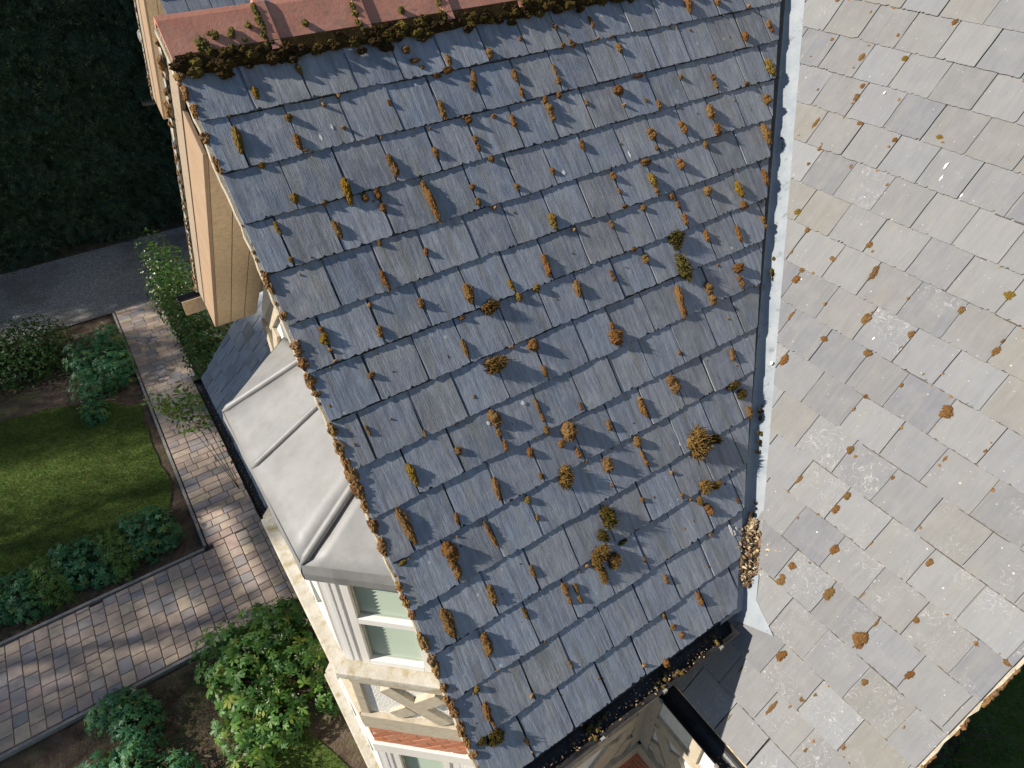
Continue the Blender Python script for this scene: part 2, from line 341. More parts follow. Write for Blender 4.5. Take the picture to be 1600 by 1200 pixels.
def grass(poly, x0, x1, y0, y1, n, hgt):
    P2 = RNG.random((n, 2)) * [x1 - x0, y1 - y0] + [x0, y0]; P2 = P2[inpoly(P2, poly)]
    P3 = np.c_[P2, np.full(len(P2), .02)]; nn = RNG.normal(size=P3.shape) * .45 + [0, 0, 1]
    return P3, nn, np.c_[np.full(len(P3), .009), hgt * (.6 + .8 * RNG.random(len(P3))), np.full(len(P3), hgt)]
parts = [grass(lawnA, -6.4, -2.9, 7.5, 12, 85000, .022), grass(lawnB, -5, -2.2, 1.2, 3.8, 30000, .03), grass(lawnC, 2, 7, -5, 0, 45000, .035),
         grass(wobble([(-4.3, 3.0), (-3.3, 3.2), (-3.4, 4.8), (-4.1, 4.8)], .2, .1), -4.4, -3, 2.8, 5, 3500, .05)]
scatter('grass', np.concatenate([p[0] for p in parts]), np.concatenate([p[1] for p in parts]), np.concatenate([p[2] for p in parts]), 'blade', M['grass'], upright=True, kind='stuff', label='short green mown grass on the shaded lawns', cat='grass')
sheet('gravel_drive', [(-60, 14.27), (-2.1, 14.27), (-1.6, 14.6), (30, 15.0), (30, 17.6), (-60, 17.6)], .03, M['gravel'])
# paved path: base, kerbs and single pavers
path = link('paved_path', mesh('paved_path', [(-9, 5.02, .012), (-1.9, 5.02, .012), (-1.9, 14.25, .012), (-2.84, 14.25, .012), (-2.84, 6.58, .012), (-9, 6.58, .012)], [(0, 1, 2, 3, 4, 5)]), M['joint'], kind='structure')
def paver_mesh(lx, ly):
    bm = bmesh.new(); g = .0035; a, b = lx / 2 - g, ly / 2 - g; c = .007
    lo = [bm.verts.new((x, y, 0)) for x, y in ((-a, -b), (a, -b), (a, b), (-a, b))]
    mi = [bm.verts.new((x, y, .042)) for x, y in ((-a, -b), (a, -b), (a, b), (-a, b))]
    to = [bm.verts.new((x, y, .05)) for x, y in ((-a + c, -b + c), (a - c, -b + c), (a - c, b - c), (-a + c, b - c))]
    for r0, r1 in ((lo, mi), (mi, to)):
        for j in range(4): bm.faces.new((r0[j], r0[(j + 1) % 4], r1[(j + 1) % 4], r1[j]))
    bm.faces.new(to); me = bm_mesh('paver', bm); me.materials.append(M['paver']); return me
PM = {}
pav = []
def fill_lengths(total, choices, wts):
    out, s = [], 0
    while s < total - .05:
        c = random.choices(choices, wts)[0]
        if s + c > total: c = total - s
        out.append(round(c, 3)); s += c
    if out[-1] < .06 and len(out) > 1: out[-2] = round(out[-2] + out[-1], 3); out.pop()
    return out
x = -9.0; ci = 0
while x < -1.98:
    w = .173; y = 5.03
    top = 6.57 if x < -2.9 else 6.66
    for L in fill_lengths(top - 5.03, [.115, .155, .173, .2, .235], [2, 3, 4, 3, 2]):
        pav.append((x + w / 2, y + L / 2, w, L)); y += L
    x += w
y = 6.665
while y < 14.2:
    w = .152; xx = -2.84 + 0
    for L in fill_lengths(.93, [.13, .173, .215, .26, .30], [1, 2, 3, 3, 2]):
        pav.append((xx + L / 2, y + w / 2, L, w)); xx += L
    y += w
pav.sort(key=lambda p: (Vector((p[0], p[1], 0)) - cam.location).length + (30 if p[0] < -5.9 else 0))
rest = bmesh.new()
for i, (px_, py_, lx, ly) in enumerate(pav):
    if i < 300:
        key = (lx, ly); PM.setdefault(key, None)
        if PM[key] is None: PM[key] = paver_mesh(lx, ly)
        o = link('paver', PM[key], None, path)
        o.location = (px_, py_, .012 + random.uniform(-.003, .003)); o.rotation_euler = (random.uniform(-.006, .006), random.uniform(-.006, .006), random.uniform(-.004, .004))
    else: box(rest, px_ - lx / 2 + .004, px_ + lx / 2 - .004, py_ - ly / 2 + .004, py_ + ly / 2 - .004, .012, .06 + random.uniform(-.003, .002))
k = NT('far_block_paver'); M['paver_far'] = k.out(k.ramp(k.isl(), [(0, (0.331, 0.262, 0.213)), (.25, (0.428, 0.342, 0.273)), (.45, (0.364, 0.296, 0.273)), (.62, (0.267, 0.262, 0.273)), (.8, (0.481, 0.398, 0.296)), (1, (0.395, 0.284, 0.248))]), .9, .3)
link('distant_pavers', bm_mesh('distant_pavers', rest), M['paver_far'], path, kind='stuff')
def kerb_run(x0, y0, x1, y1, n):
    for i in range(n):
        a, b = i / n, (i + 1) / n; dx, dy = x1 - x0, y1 - y0
        g = .004
        if abs(dx) > abs(dy): d = (x0 + dx * a + g, x0 + dx * b - g, y0, y0 + .045, 0, .068)
        else: d = (x0, x0 + .045, y0 + dy * a + g, y0 + dy * b - g, 0, .068)
        if d[0] > d[1]: d = (d[1], d[0]) + d[2:]
        boxo('kerb_stone', d, M['kerb'], path, bev=.006)
kerb_run(-2.9, 6.66, -2.9, 14.2, 8); kerb_run(-2.905, 6.6, -9, 6.6, 7); kerb_run(-2.5, 4.965, -9, 4.965, 7); kerb_run(-2.8, 14.22, -2.0, 14.22, 1)

# ------------------------------------------------------------------ the house
house = link('house', None, label='gabled brick and timber house with mossy slate roofs and lead-topped bay window', cat='house'); house.location = (0, 0, 0)
PD = 0.8528938; PL = 0.8659899; W = .25; GD = .9562154 * W; GL = .9185193 * W; WL = 1.0046442 * W; XV = -7.2984855 * W; EZ = 4.93
cD, sD, cL, sL = math.cos(PD), math.sin(PD), math.cos(PL), math.sin(PL)
AY = 2.508; AZ = EZ + AY * math.tan(PD)
FD = frame4((0, 0, EZ), (1, 0, 0), (0, cD, sD), (0, -sD, cD))           # dark slope: x along the eave, y up the slope, z out of it
FL = frame4((0, 0, EZ), (0, -1, 0), (cL, 0, sL), (-sL, 0, cL))          # pale slope
DS0 = 15 * GD - .0                                                     # eave row offset
def slate_obj(F, x0, x1, s0, g, clips, mat, parent, hb=.0185, ht=-.003, lap=GD + .03, thk=.0085, jag=.0032, tw=.016, ro=.006, amin=.004):
    s1 = s0 + g + lap; pts = []
    gp_ = .0016 if thk < .008 else .0034; x0 += random.uniform(gp_, gp_ + .004); x1 -= random.uniform(gp_, gp_ + .004)
    n = max(4, int((x1 - x0) / .011)); dev = 0; sk = random.uniform(-.004, .004)
    for i in range(n + 1):
        t = i / n; dev = dev * .3 + random.uniform(-jag, jag)
        y = s0 + dev + sk * (t - .5) + (random.uniform(.004, .012) if random.random() < .10 else 0)
        if i in (0, n): y += random.uniform(0, .006)
        pts.append((x0 + (x1 - x0) * t, y))
    m = 7; d = 0
    for i in range(1, m): d = d * .6 + random.uniform(-.0022, .0022); pts.append((x1 + d, s0 + (s1 - s0) * i / m))
    pts += [(x1, s1), (x0, s1)]; d = 0
    for i in range(m - 1, 0, -1): d = d * .6 + random.uniform(-.0022, .0022); pts.append((x0 + d, s0 + (s1 - s0) * i / m))
    for c in clips: pts = clip(pts, *c)
    if len(pts) < 3: return None
    area = abs(sum(p[0] * q[1] - q[0] * p[1] for p, q in zip(pts, pts[1:] + pts[:1]))) / 2
    if area < amin: return None
    ang = random.uniform(-ro, ro); cx, cy = (x0 + x1) / 2, s0
    tilt = random.uniform(-tw, tw); lift = random.uniform(-.0015, .003)
    vs_ = []
    for dz in (-thk, 0):
        for X, Y in pts:
            lx, ly = X - cx, Y - cy; lx, ly = lx - ly * ang, ly + lx * ang
            h = hb + lift + (ht - hb) * (Y - s0) / (s1 - s0) + tilt * lx
            vs_.append((lx, ly, h + dz))
    k_ = len(pts); fs = [tuple(range(k_))[::-1], tuple(range(k_, 2 * k_))] + [(i, (i + 1) % k_, k_ + (i + 1) % k_, k_ + i) for i in range(k_)]
    o = link('slate', mesh('slate', vs_, fs), mat, parent); o.matrix_local = F @ Matrix.Translation((cx, cy, 0)); return o

# --- roof slope, dark side of the wing
XR = 2.508 / math.tan(PD) * math.tan(PD)
dark = link('roof_slope', mesh('roof_slope', [FD @ Vector(v) for v in ((XV + .01, -.02, -.004), (-.13, -.02, -.004), (2.39, AY / cD, -.004), (XV + .01, AY / cD, -.004), (XV + .01, -.02, -.03), (-.13, -.02, -.03), (2.39, AY / cD, -.03), (XV + .01, AY / cD, -.03))],
            [(0, 1, 2, 3), (7, 6, 5, 4), (0, 4, 5, 1), (1, 5, 6, 2), (2, 6, 7, 3), (3, 7, 4, 0)]), M['batten'], house, label='dark slate slope in raking light')
vclip = (-1, cD * .975, -.13); JOINTS = []
for r in range(1, 16):
    s0 = (15 - r) * GD; off = 0 if r % 2 else -.5
    edges = [XV + (i + off) * W + random.uniform(-.010, .010) for i in range(0, 19)]
    edges[0] = XV - .012 if off == 0 else XV - .012
    if off: edges[0] = XV - .012
    sj = random.uniform(-.003, .003)
    for a, b in zip(edges, edges[1:]):
        if a > s0 * cD + .3 * cD: break
        if a > XV and a < s0 * cD - .15 and r > 1: JOINTS.append((r, a, s0))
        if r == 1: slate_obj(FD, a, b, s0 + sj, GD - .03, [vclip], M['slate'], dark, lap=.06, ht=.003)
        else: slate_obj(FD, a, b, s0 + sj + random.uniform(-.003, .003), GD, [vclip], M['slate'], dark)
# debris and painted shade: dark strips in the joints and under dark slate tails
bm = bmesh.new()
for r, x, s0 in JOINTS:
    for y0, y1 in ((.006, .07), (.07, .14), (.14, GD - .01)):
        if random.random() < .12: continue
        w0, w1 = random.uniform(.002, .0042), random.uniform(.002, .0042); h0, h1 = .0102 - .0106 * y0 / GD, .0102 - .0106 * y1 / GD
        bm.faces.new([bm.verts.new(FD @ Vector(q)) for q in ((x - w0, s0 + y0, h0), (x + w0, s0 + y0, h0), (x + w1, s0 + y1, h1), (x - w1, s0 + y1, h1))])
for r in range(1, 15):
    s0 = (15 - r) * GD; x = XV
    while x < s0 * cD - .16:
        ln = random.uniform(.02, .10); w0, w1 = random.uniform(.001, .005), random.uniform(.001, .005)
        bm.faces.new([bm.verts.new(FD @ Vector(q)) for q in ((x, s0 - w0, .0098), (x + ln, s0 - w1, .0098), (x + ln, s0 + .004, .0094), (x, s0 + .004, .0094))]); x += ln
link('joint_dirt_and_shade', bm_mesh('joint_dirt_and_shade', bm), M['shade_grime'], dark, kind='stuff')
# --- pale slope of the main house
S0L = 12.650000066 * W; Y0 = 7.32199 * W; EAVE_S = S0L - 17 * GL
TOP_S = 5.6
def lp(x, s, h): return FL @ Vector((x, s, h))
PP = [(-.35, EAVE_S), (1.07, EAVE_S), (1.07, TOP_S), (-TOP_S * cL + .04, TOP_S), (-.08, .18), (-.35, .18)]
pale = prism('roof_slope', PP, -.03, -.004, M['batten'], house, FL, label='pale lichened slate slope in full sun')
VERGE_X = 1.085
for r in range(-7, 18):
    s0 = S0L - r * GL
    if r >= 16: clips = [(1, 0, .27)]
    elif s0 < .15: clips = [(1, 0, .25)]
    else: clips = [(1, cL, -.055)]
    clips = clips + [(-1, 0, VERGE_X)]
    u0 = .5 if r % 2 else 0
    sj = random.uniform(-.003, .003)
    i = -14
    js = {}
    for i in range(-14, 14): js[i] = -(Y0) + (i + u0) * WL + random.uniform(-.010, .010)
    for i in range(-14, 13):
        a, b = js[i], js[i + 1]
        if a > VERGE_X: break
        if b < -s0 * cL - .4 and s0 >= .15 or b < -.35 and s0 < .15: continue
        # only the part of the slope the valley and the frame leave open
        slate_obj(FL, a, b, s0 + sj + random.uniform(-.002, .002), GL, clips, M['lichen_slate'] if random.random() < min(.95, max(.05, (r - 3) * .07 + (a + .3) * .35)) else M['pale_slate'], pale, hb=.0160, ht=.0, lap=GL + .04, thk=.0065, jag=.0022, tw=.005, ro=.0035, amin=.0006)

# dirt and thread moss caught under the tails of the pale slates
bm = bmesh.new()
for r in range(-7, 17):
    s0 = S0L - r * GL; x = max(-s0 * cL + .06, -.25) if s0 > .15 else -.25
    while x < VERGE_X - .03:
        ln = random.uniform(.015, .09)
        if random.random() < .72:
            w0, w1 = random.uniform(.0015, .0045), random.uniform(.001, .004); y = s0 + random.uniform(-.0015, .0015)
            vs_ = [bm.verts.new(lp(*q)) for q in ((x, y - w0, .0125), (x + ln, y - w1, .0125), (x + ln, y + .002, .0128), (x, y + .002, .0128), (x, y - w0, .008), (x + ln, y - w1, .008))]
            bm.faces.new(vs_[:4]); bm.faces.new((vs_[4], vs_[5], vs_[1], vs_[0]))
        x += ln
link('joint_dirt_and_shade', bm_mesh('joint_dirt_and_shade', bm), M['joint'], pale, kind='stuff')

# --- valley gutter of lead between the two slopes
vb = bmesh.new(); N_ = 26; rows = []
for i in range(N_ + 1):
    t = -.02 + 2.6 * i / N_; z = EZ + t * math.tan(PD)
    row = []
    for off in (-.24, -.125, -.085, -.035, -.015, 0, .045, .16):
        tc_ = t * math.tan(PL) / math.tan(PD)
        if off <= 0: X, Y = t + off, tc_; zz = EZ + Y * math.tan(PD)
        else: X, Y = t + off, tc_; zz = EZ + X * math.tan(PL)
        d = {-.24: -.008, -.125: -.004, -.085: -.020, -.035: -.024, -.015: -.010, 0: .001, .045: -.001, .16: -.008}[off] + (.0012 * math.sin(i * 1.1 + off * 40) + random.uniform(0, .001) if abs(off) < .05 else 0)
        row.append(vb.verts.new((X, Y, zz + d)))
    rows.append(row)
for r0, r1 in zip(rows, rows[1:]):
    for j in range(len(r0) - 1): vb.faces.new((r0[j], r0[j + 1], r1[j + 1], r1[j]))
valley = link('valley_gutter', bm_mesh('valley_gutter', vb, True), M['valley_lead'], house, label='grey lead valley gutter with leaf litter at its foot')
ap = [(-.17, .07), (-.10, -.04), (-.045, -.235), (.012, -.045), (.09, .03), (.05, .08)]
prism('lead_apron', [(-y, x / cL) for x, y in ap], .016, .019, M['valley_lead'], valley, FL)
# seam of the lead and black grime in the trough
bm = bmesh.new()
for t, ln in ((1.16, .16), (1.62, .09), (.62, .07), (.50, .10), (.30, .08)):
    for j in range(5):
        tt = t + random.uniform(-ln / 2, ln / 2); w_ = random.uniform(.008, .022)
        m_ = Matrix.Translation((tt - .035 + random.uniform(-.02, .02), tt, EZ + tt * math.tan(PD) + .012)) @ Matrix.Rotation(PD, 4, 'X') @ Matrix.Scale(.35, 4, (0, 0, 1))
        bmesh.ops.create_icosphere(bm, subdivisions=1, radius=w_, matrix=m_)
for v in bm.verts: v.co += Vector([random.uniform(-.004, .004) for _ in range(3)])
link('gutter_grime', bm_mesh('gutter_grime', bm), M['moss_dark'], valley, kind='stuff')

# --- ridge tiles
FAR = math.radians(45.5); cF, sF = math.cos(FAR), math.sin(FAR)
def ridge_tile(x0, x1, first, ax=0, ay=0, parent=house):
    bm = bmesh.new()
    nr = (0, -sD, cD); nf = (0, sF, cF)
    def prof(o):   # outer outline at offset o, near wing foot > apex > far wing foot
        ap_ = Vector((0, AY, AZ + .028 + o * 1.5)); a = Vector((0, AY - .225 * cD, AZ + .012 - .225 * sD)) + Vector(nr) * (.012 + o); b = Vector((0, AY + .225 * cF, AZ + .012 - .225 * sF)) + Vector(nf) * (.012 + o)
        e = .018
        pts = [a, a.lerp(ap_, .5), ap_ + (a - ap_).normalized() * e * 1.6, ap_ + Vector((0, 0, -.006)), ap_ + (b - ap_).normalized() * e * 1.6, b.lerp(ap_, .5), b]
        return pts
    def ring(x, o): return [bm.verts.new((x + ax, p.y + ay, p.z)) for p in prof(o)]
    st = [(x0, -.016, .0), (x0, 0, 0), (x1, 0, 0), (x1, -.016, 0)] if first else [(x0 - .03, 0, 0), (x0 - .028, .014, 0), (x0 + .022, .014, 0), (x0 + .026, 0, 0), (x1, 0, 0), (x1, -.016, 0)]
    rr = [ring(x, o) for x, o, _ in st] + [ring(st[0][0], -.016)]
    seq = rr[:-1] + [rr[-1]] if not first else rr
    for r0, r1 in zip(rr, rr[1:]):
        for j in range(6): bm.faces.new((r0[j], r0[j + 1], r1[j + 1], r1[j]))
    for side in (0, 6):
        for r0, r1 in zip(rr, rr[1:]):
            pass
    bmesh.ops.remove_doubles(bm, verts=bm.verts[:], dist=.0005)
    bmesh.ops.holes_fill(bm, edges=[e for e in bm.edges if e.is_boundary])
    return link('ridge_tile', bm_mesh('ridge_tile', bm), M['clay'], parent)
xs = [-1.835 + .46 * i for i in range(10)]
for i, (a, b) in enumerate(zip(xs, xs[1:])): ridge_tile(a, b, i == 0)

# --- moss
def moss_mesh(seed, spiky=0):
    """a cushion of several overlapping lumps with a fuzz of tiny shoots; fits a unit box, long axis y"""
    r_ = random.Random(seed); bm = bmesh.new(); nl = r_.choice((3, 4, 5)) if not spiky else 7
    for j in range(nl):
        t = (j + .5) / nl - .5; big = r_.uniform(.24, .36) * (1.15 if abs(t) < .2 else .9)
        c = Vector((r_.uniform(-.10, .10) if not spiky else r_.uniform(-.28, .28), t * .72, .02)); off = Vector((seed * 7.3 + j * 3, seed * 3.1, j))
        b2 = bmesh.new(); bmesh.ops.create_icosphere(b2, subdivisions=3, radius=1)
        for v in b2.verts:
            p = v.co.copy(); d = 1 + noise.noise(p * 1.7 + off) * .25 + noise.noise(p * 4.5 + off) * .22 + noise.noise(p * 10 + off) * .16
            v.co = c + Vector((p.x * big * 1.25, p.y * big * .95, p.z * big * .95)) * d
            if v.co.z < 0: v.co.z *= .3
        if spiky or True:
            b2.faces.ensure_lookup_table(); fs = r_.sample(list(b2.faces), 110 if spiky else 70)
            for f in fs:
                cc = f.calc_center_median(); n = (cc - c).normalized() + Vector((r_.uniform(-.5, .5), r_.uniform(-.5, .5), r_.uniform(-.1, .5))); ln = r_.uniform(.10, .24) * (1.15 if spiky else .5)
                sd_ = n.orthogonal().normalized() * (.030 if spiky else .024); q = [b2.verts.new(cc - sd_), b2.verts.new(cc + sd_), b2.verts.new(cc + n * ln)]; b2.faces.new(q)
        tmp = bpy.data.meshes.new('t'); b2.to_mesh(tmp); b2.free(); bm.from_mesh(tmp); bpy.data.meshes.remove(tmp)
    me = bpy.data.meshes.new('moss_clump'); bm.to_mesh(me); bm.free(); return me
MOSS = {}
for kind, sp_ in (('m', 0), ('y', 0), ('g', .55), ('t', .6)):
    L_ = []
    for i in range(7 if kind == 'm' else 4):
        me = moss_mesh(i + 1 + ord(kind), sp_); me.materials.append(M['moss' if kind == 'm' else 'moss_' + kind]); L_.append(me)
    MOSS[kind] = L_
MD = '-1.457,3.285,0.035,0.036,m;-1.463,3.168,0.075,0.036,m;-1.439,3.121,0.017,0.036,m;-1.711,3.233,0.121,0.038,y;-1.659,3.104,0.029,0.042,y;-1.188,3.337,0.023,0.018,m;-1.322,3.49,0.052,0.03,y;-1.554,3.424,0.058,0.03,y;-1.226,3.183,0.023,0.024,m;-1.274,3.309,0.023,0.018,m;-1.336,2.894,0.128,0.05,y;-1.265,2.843,0.047,0.043,m;-1.578,2.922,0.047,0.038,y;-1.704,2.814,0.066,0.024,y;-1.705,2.659,0.035,0.028,y;-1.617,2.644,0.012,0.021,m;-1.197,2.837,0.052,0.036,m;-1.198,2.771,0.046,0.03,m;-1.45,2.733,0.087,0.031,m;-1.281,2.618,0.034,0.025,m;-1.33,2.441,0.087,0.03,m;-1.456,2.87,0.027,0.025,m;-1.449,2.352,0.027,0.022,m;-1.703,2.32,0.032,0.024,m;-1.705,2.273,0.061,0.044,y;-1.703,2.218,0.027,0.022,m;-1.7,2.165,0.014,0.024,m;-1.452,2.221,0.061,0.038,m;-1.571,2.043,0.029,0.042,m;-1.445,1.686,0.047,0.016,m;-1.689,1.806,0.052,0.016,m;-1.322,1.541,0.042,0.034,m;-1.083,1.988,0.1,0.032,m;-1.578,1.531,0.114,0.044,y;-1.699,1.324,0.188,0.044,m;-1.214,1.283,0.114,0.038,m;-1.083,1.158,0.04,0.044,y;-1.462,1.244,0.058,0.028,m;-1.333,1.102,0.155,0.028,m;-1.558,1.116,0.108,0.072,m;-1.566,1.025,0.103,0.048,m;-1.452,0.83,0.108,0.05,m;-1.782,1.178,0.026,0.048,y;-1.205,0.822,0.067,0.028,m;-1.067,1.054,0.034,0.025,m;-1.698,0.816,0.146,0.051,m;-1.57,0.622,0.117,0.049,m;-1.328,0.655,0.066,0.02,m;-1.462,0.278,0.023,0.027,y;-1.697,0.462,0.036,0.031,y;-1.697,0.337,0.095,0.039,m;-1.691,0.274,0.075,0.025,m;-1.714,0.213,0.058,0.068,g;-1.776,0.233,0.028,0.037,g;-1.211,0.295,0.044,0.02,m;-1.575,0.097,0.046,0.023,m;-1.572,0.04,0.017,0.015,m;-1.574,0.486,0.013,0.015,m;-0.496,0.391,0.057,0.034,m;-0.343,0.178,0.082,0.034,m;-0.569,0.134,0.027,0.04,m;-0.538,0.068,0.04,0.032,m;-0.598,0.222,0.033,0.02,m;-0.696,-0.008,0.048,0.04,m;-0.825,0.056,0.027,0.024,m;-1.021,0.562,0.047,0.025,m;1.189,3.445,0.106,0.054,m;1.444,3.43,0.048,0.038,m;1.575,3.18,0.063,0.05,m;1.828,3.224,0.058,0.051,m;1.832,3.183,0.038,0.044,m;0.608,3.094,0.019,0.088,m;0.545,3.276,0.058,0.032,m;0.428,3.042,0.054,0.07,m;0.425,2.952,0.022,0.024,m;0.592,2.946,0.029,0.027,m;0.668,2.902,0.067,0.043,m;0.921,3.027,0.029,0.032,m;1.175,2.978,0.038,0.038,m;1.175,2.931,0.058,0.038,m;1.435,2.884,0.028,0.05,m;1.689,2.946,0.125,0.076,y;1.562,2.749,0.063,0.06,m;1.048,2.78,0.096,0.065,m;1.05,2.662,0.077,0.076,m;0.79,2.729,0.081,0.048,m;0.54,2.745,0.067,0.061,m;0.539,2.657,0.027,0.031,m;0.914,2.592,0.047,0.038,m;1.44,2.539,0.134,0.065,m;0.528,3.352,0.016,0.04,m;1.701,3.366,0.026,0.025,m;0.667,2.525,0.067,0.054,m;0.168,2.58,0.046,0.039,m;0.425,2.601,0.041,0.072,m;0.424,2.486,0.088,0.054,y;0.422,2.419,0.057,0.035,m;0.169,2.49,0.034,0.027,m;0.163,2.397,0.024,0.05,m;0.29,2.355,0.034,0.036,m;0.519,2.364,0.038,0.048,m;0.54,2.309,0.054,0.031,m;0.544,2.21,0.082,0.045,m;0.795,2.321,0.056,0.06,m;1.045,2.264,0.115,0.065,y;1.035,2.163,0.054,0.043,m;1.296,2.283,0.108,0.048,m;0.91,2.011,0.115,0.048,m;0.657,2.071,0.076,0.04,m;0.426,2.131,0.061,0.089,g;0.418,2.084,0.046,0.059,g;0.397,1.946,0.143,0.071,g;0.169,2.074,0.049,0.048,m;0.033,2.326,0.047,0.028,m;0.112,2.151,0.03,0.044,m;-0.093,2.072,0.04,0.02,m;-0.091,2.037,0.027,0.028,m;0.531,1.774,0.075,0.054,m;0.527,1.701,0.067,0.049,m;0.809,1.812,0.054,0.075,m;0.788,1.725,0.088,0.048,m;0.298,1.8,0.124,0.051,m;1.154,2.034,0.054,0.032,m;1.159,1.985,0.029,0.027,m;0.287,1.715,0.101,0.042,m;-0.222,1.732,0.088,0.076,m;0.027,1.344,0.112,0.074,m;-0.224,1.306,0.105,0.044,m;-0.222,1.359,0.027,0.024,m;-0.47,1.31,0.061,0.04,m;-0.341,1.152,0.06,0.04,m;0.436,1.171,0.041,0.08,g;0.47,1.105,0.047,0.054,g;0.52,1.347,0.081,0.038,m;0.481,0.982,0.075,0.043,m;0.04,0.974,0.143,0.116,t;0.167,0.943,0.054,0.063,g;-0.34,1.067,0.062,0.023,m;0.149,1.497,0.027,0.027,m;-0.337,1.022,0.041,0.027,m;-0.578,1.122,0.086,0.072,m;-0.45,0.85,0.029,0.025,m;-0.599,1.009,0.02,0.021,m;-0.698,0.868,0.101,0.064,g;-0.761,0.794,0.06,0.048,g;-0.799,0.722,0.06,0.064,t;-0.755,0.646,0.073,0.064,t;-0.847,0.704,0.093,0.057,t;-0.846,0.605,0.077,0.034,t;-0.022,0.727,0.065,0.071,t;0.06,0.699,0.034,0.054,t;-0.096,0.672,0.04,0.032,t;-0.06,0.597,0.075,0.049,m;0.153,0.55,0.041,0.022,m;-0.579,0.553,0.042,0.021,m;-0.116,0.465,0.027,0.016,m;-0.665,0.702,0.02,0.048,g;-0.198,0.754,0.034,0.022,m;-0.206,0.901,0.027,0.02,m;-0.151,0.707,0.016,0.03,m;-0.76,3.493,0.038,0.038,m;-0.738,3.431,0.025,0.06,m;-0.713,3.392,0.022,0.034,m;-0.556,3.398,0.066,0.035,m;-0.582,3.351,0.033,0.06,m;-0.649,3.337,0.025,0.045,m;-0.307,3.393,0.059,0.039,m;-0.083,3.44,0.026,0.03,m;0.169,3.465,0.024,0.033,m;0.164,3.357,0.034,0.035,m;0.24,3.349,0.025,0.045,m;0.227,3.37,0.03,0.028,m;0.42,3.458,0.071,0.028,m;0.42,3.357,0.02,0.02,m;-0.448,3.29,0.076,0.026,m;-0.473,3.247,0.06,0.031,m;-0.205,3.253,0.064,0.035,m;-0.207,3.157,0.059,0.025,m;0.054,3.241,0.068,0.022,m;0.052,3.176,0.048,0.04,m;0.021,3.098,0.036,0.039,m;-0.077,3.089,0.044,0.04,m;-0.075,3.034,0.071,0.044,m;-0.077,2.983,0.037,0.035,m;-0.696,3.167,0.101,0.04,m;-0.957,3.255,0.036,0.023,m;-0.577,3.08,0.033,0.04,m;-0.423,3.068,0.021,0.027,m;-0.321,3.022,0.074,0.035,m;-0.582,2.98,0.042,0.031,m;-0.58,2.931,0.033,0.025,m;-0.533,2.858,0.035,0.035,m;-0.823,2.963,0.057,0.034,m;-1.068,2.948,0.118,0.043,m;0.177,3.018,0.037,0.025,m;0.044,2.796,0.059,0.034,m;-0.205,2.707,0.042,0.026,m;-0.702,2.745,0.029,0.03,m;-0.954,2.821,0.05,0.031,m;-0.949,2.739,0.21,0.039,m;-0.704,2.663,0.046,0.036,m;-0.456,2.68,0.044,0.03,m;-0.325,2.448,0.093,0.056,y;-0.625,2.61,0.021,0.03,m;-0.214,2.368,0.021,0.025,m;-1.079,2.505,0.042,0.027,m;-0.467,2.233,0.126,0.04,m;-0.951,2.241,0.101,0.049,m;-0.709,2.203,0.067,0.031,y;-0.572,2.143,0.041,0.05,y;-0.69,2.134,0.048,0.036,y;-0.866,2.14,0.058,0.075,t;-1.204,2.28,0.051,0.04,m;-1.034,2.139,0.021,0.04,m;-0.336,2.06,0.093,0.05,m;-0.215,1.798,0.042,0.028,m;-0.718,1.873,0.06,0.062,m;-0.956,1.856,0.066,0.101,t;-0.838,1.908,0.022,0.03,m;-0.715,1.721,0.066,0.03,m;-1.081,1.611,0.093,0.059,m;-1.087,1.534,0.05,0.04,m;-1.085,1.462,0.067,0.035,m;-0.83,1.572,0.076,0.02,m;-0.829,1.508,0.05,0.025,m;-0.835,1.437,0.051,0.031,m;-0.721,1.377,0.1,0.091,m;-0.781,1.339,0.041,0.05,m;-0.714,1.254,0.067,0.036,m;-0.969,1.37,0.05,0.04,m;-0.964,1.236,0.034,0.023,m;-0.834,1.171,0.1,0.08,t;-0.595,1.473,0.05,0.025,m;-1.077,0.649,0.074,0.032,m;-1.019,0.622,0.059,0.025,m;-1.077,0.587,0.04,0.025,m;-0.915,0.698,0.02,0.025,m'
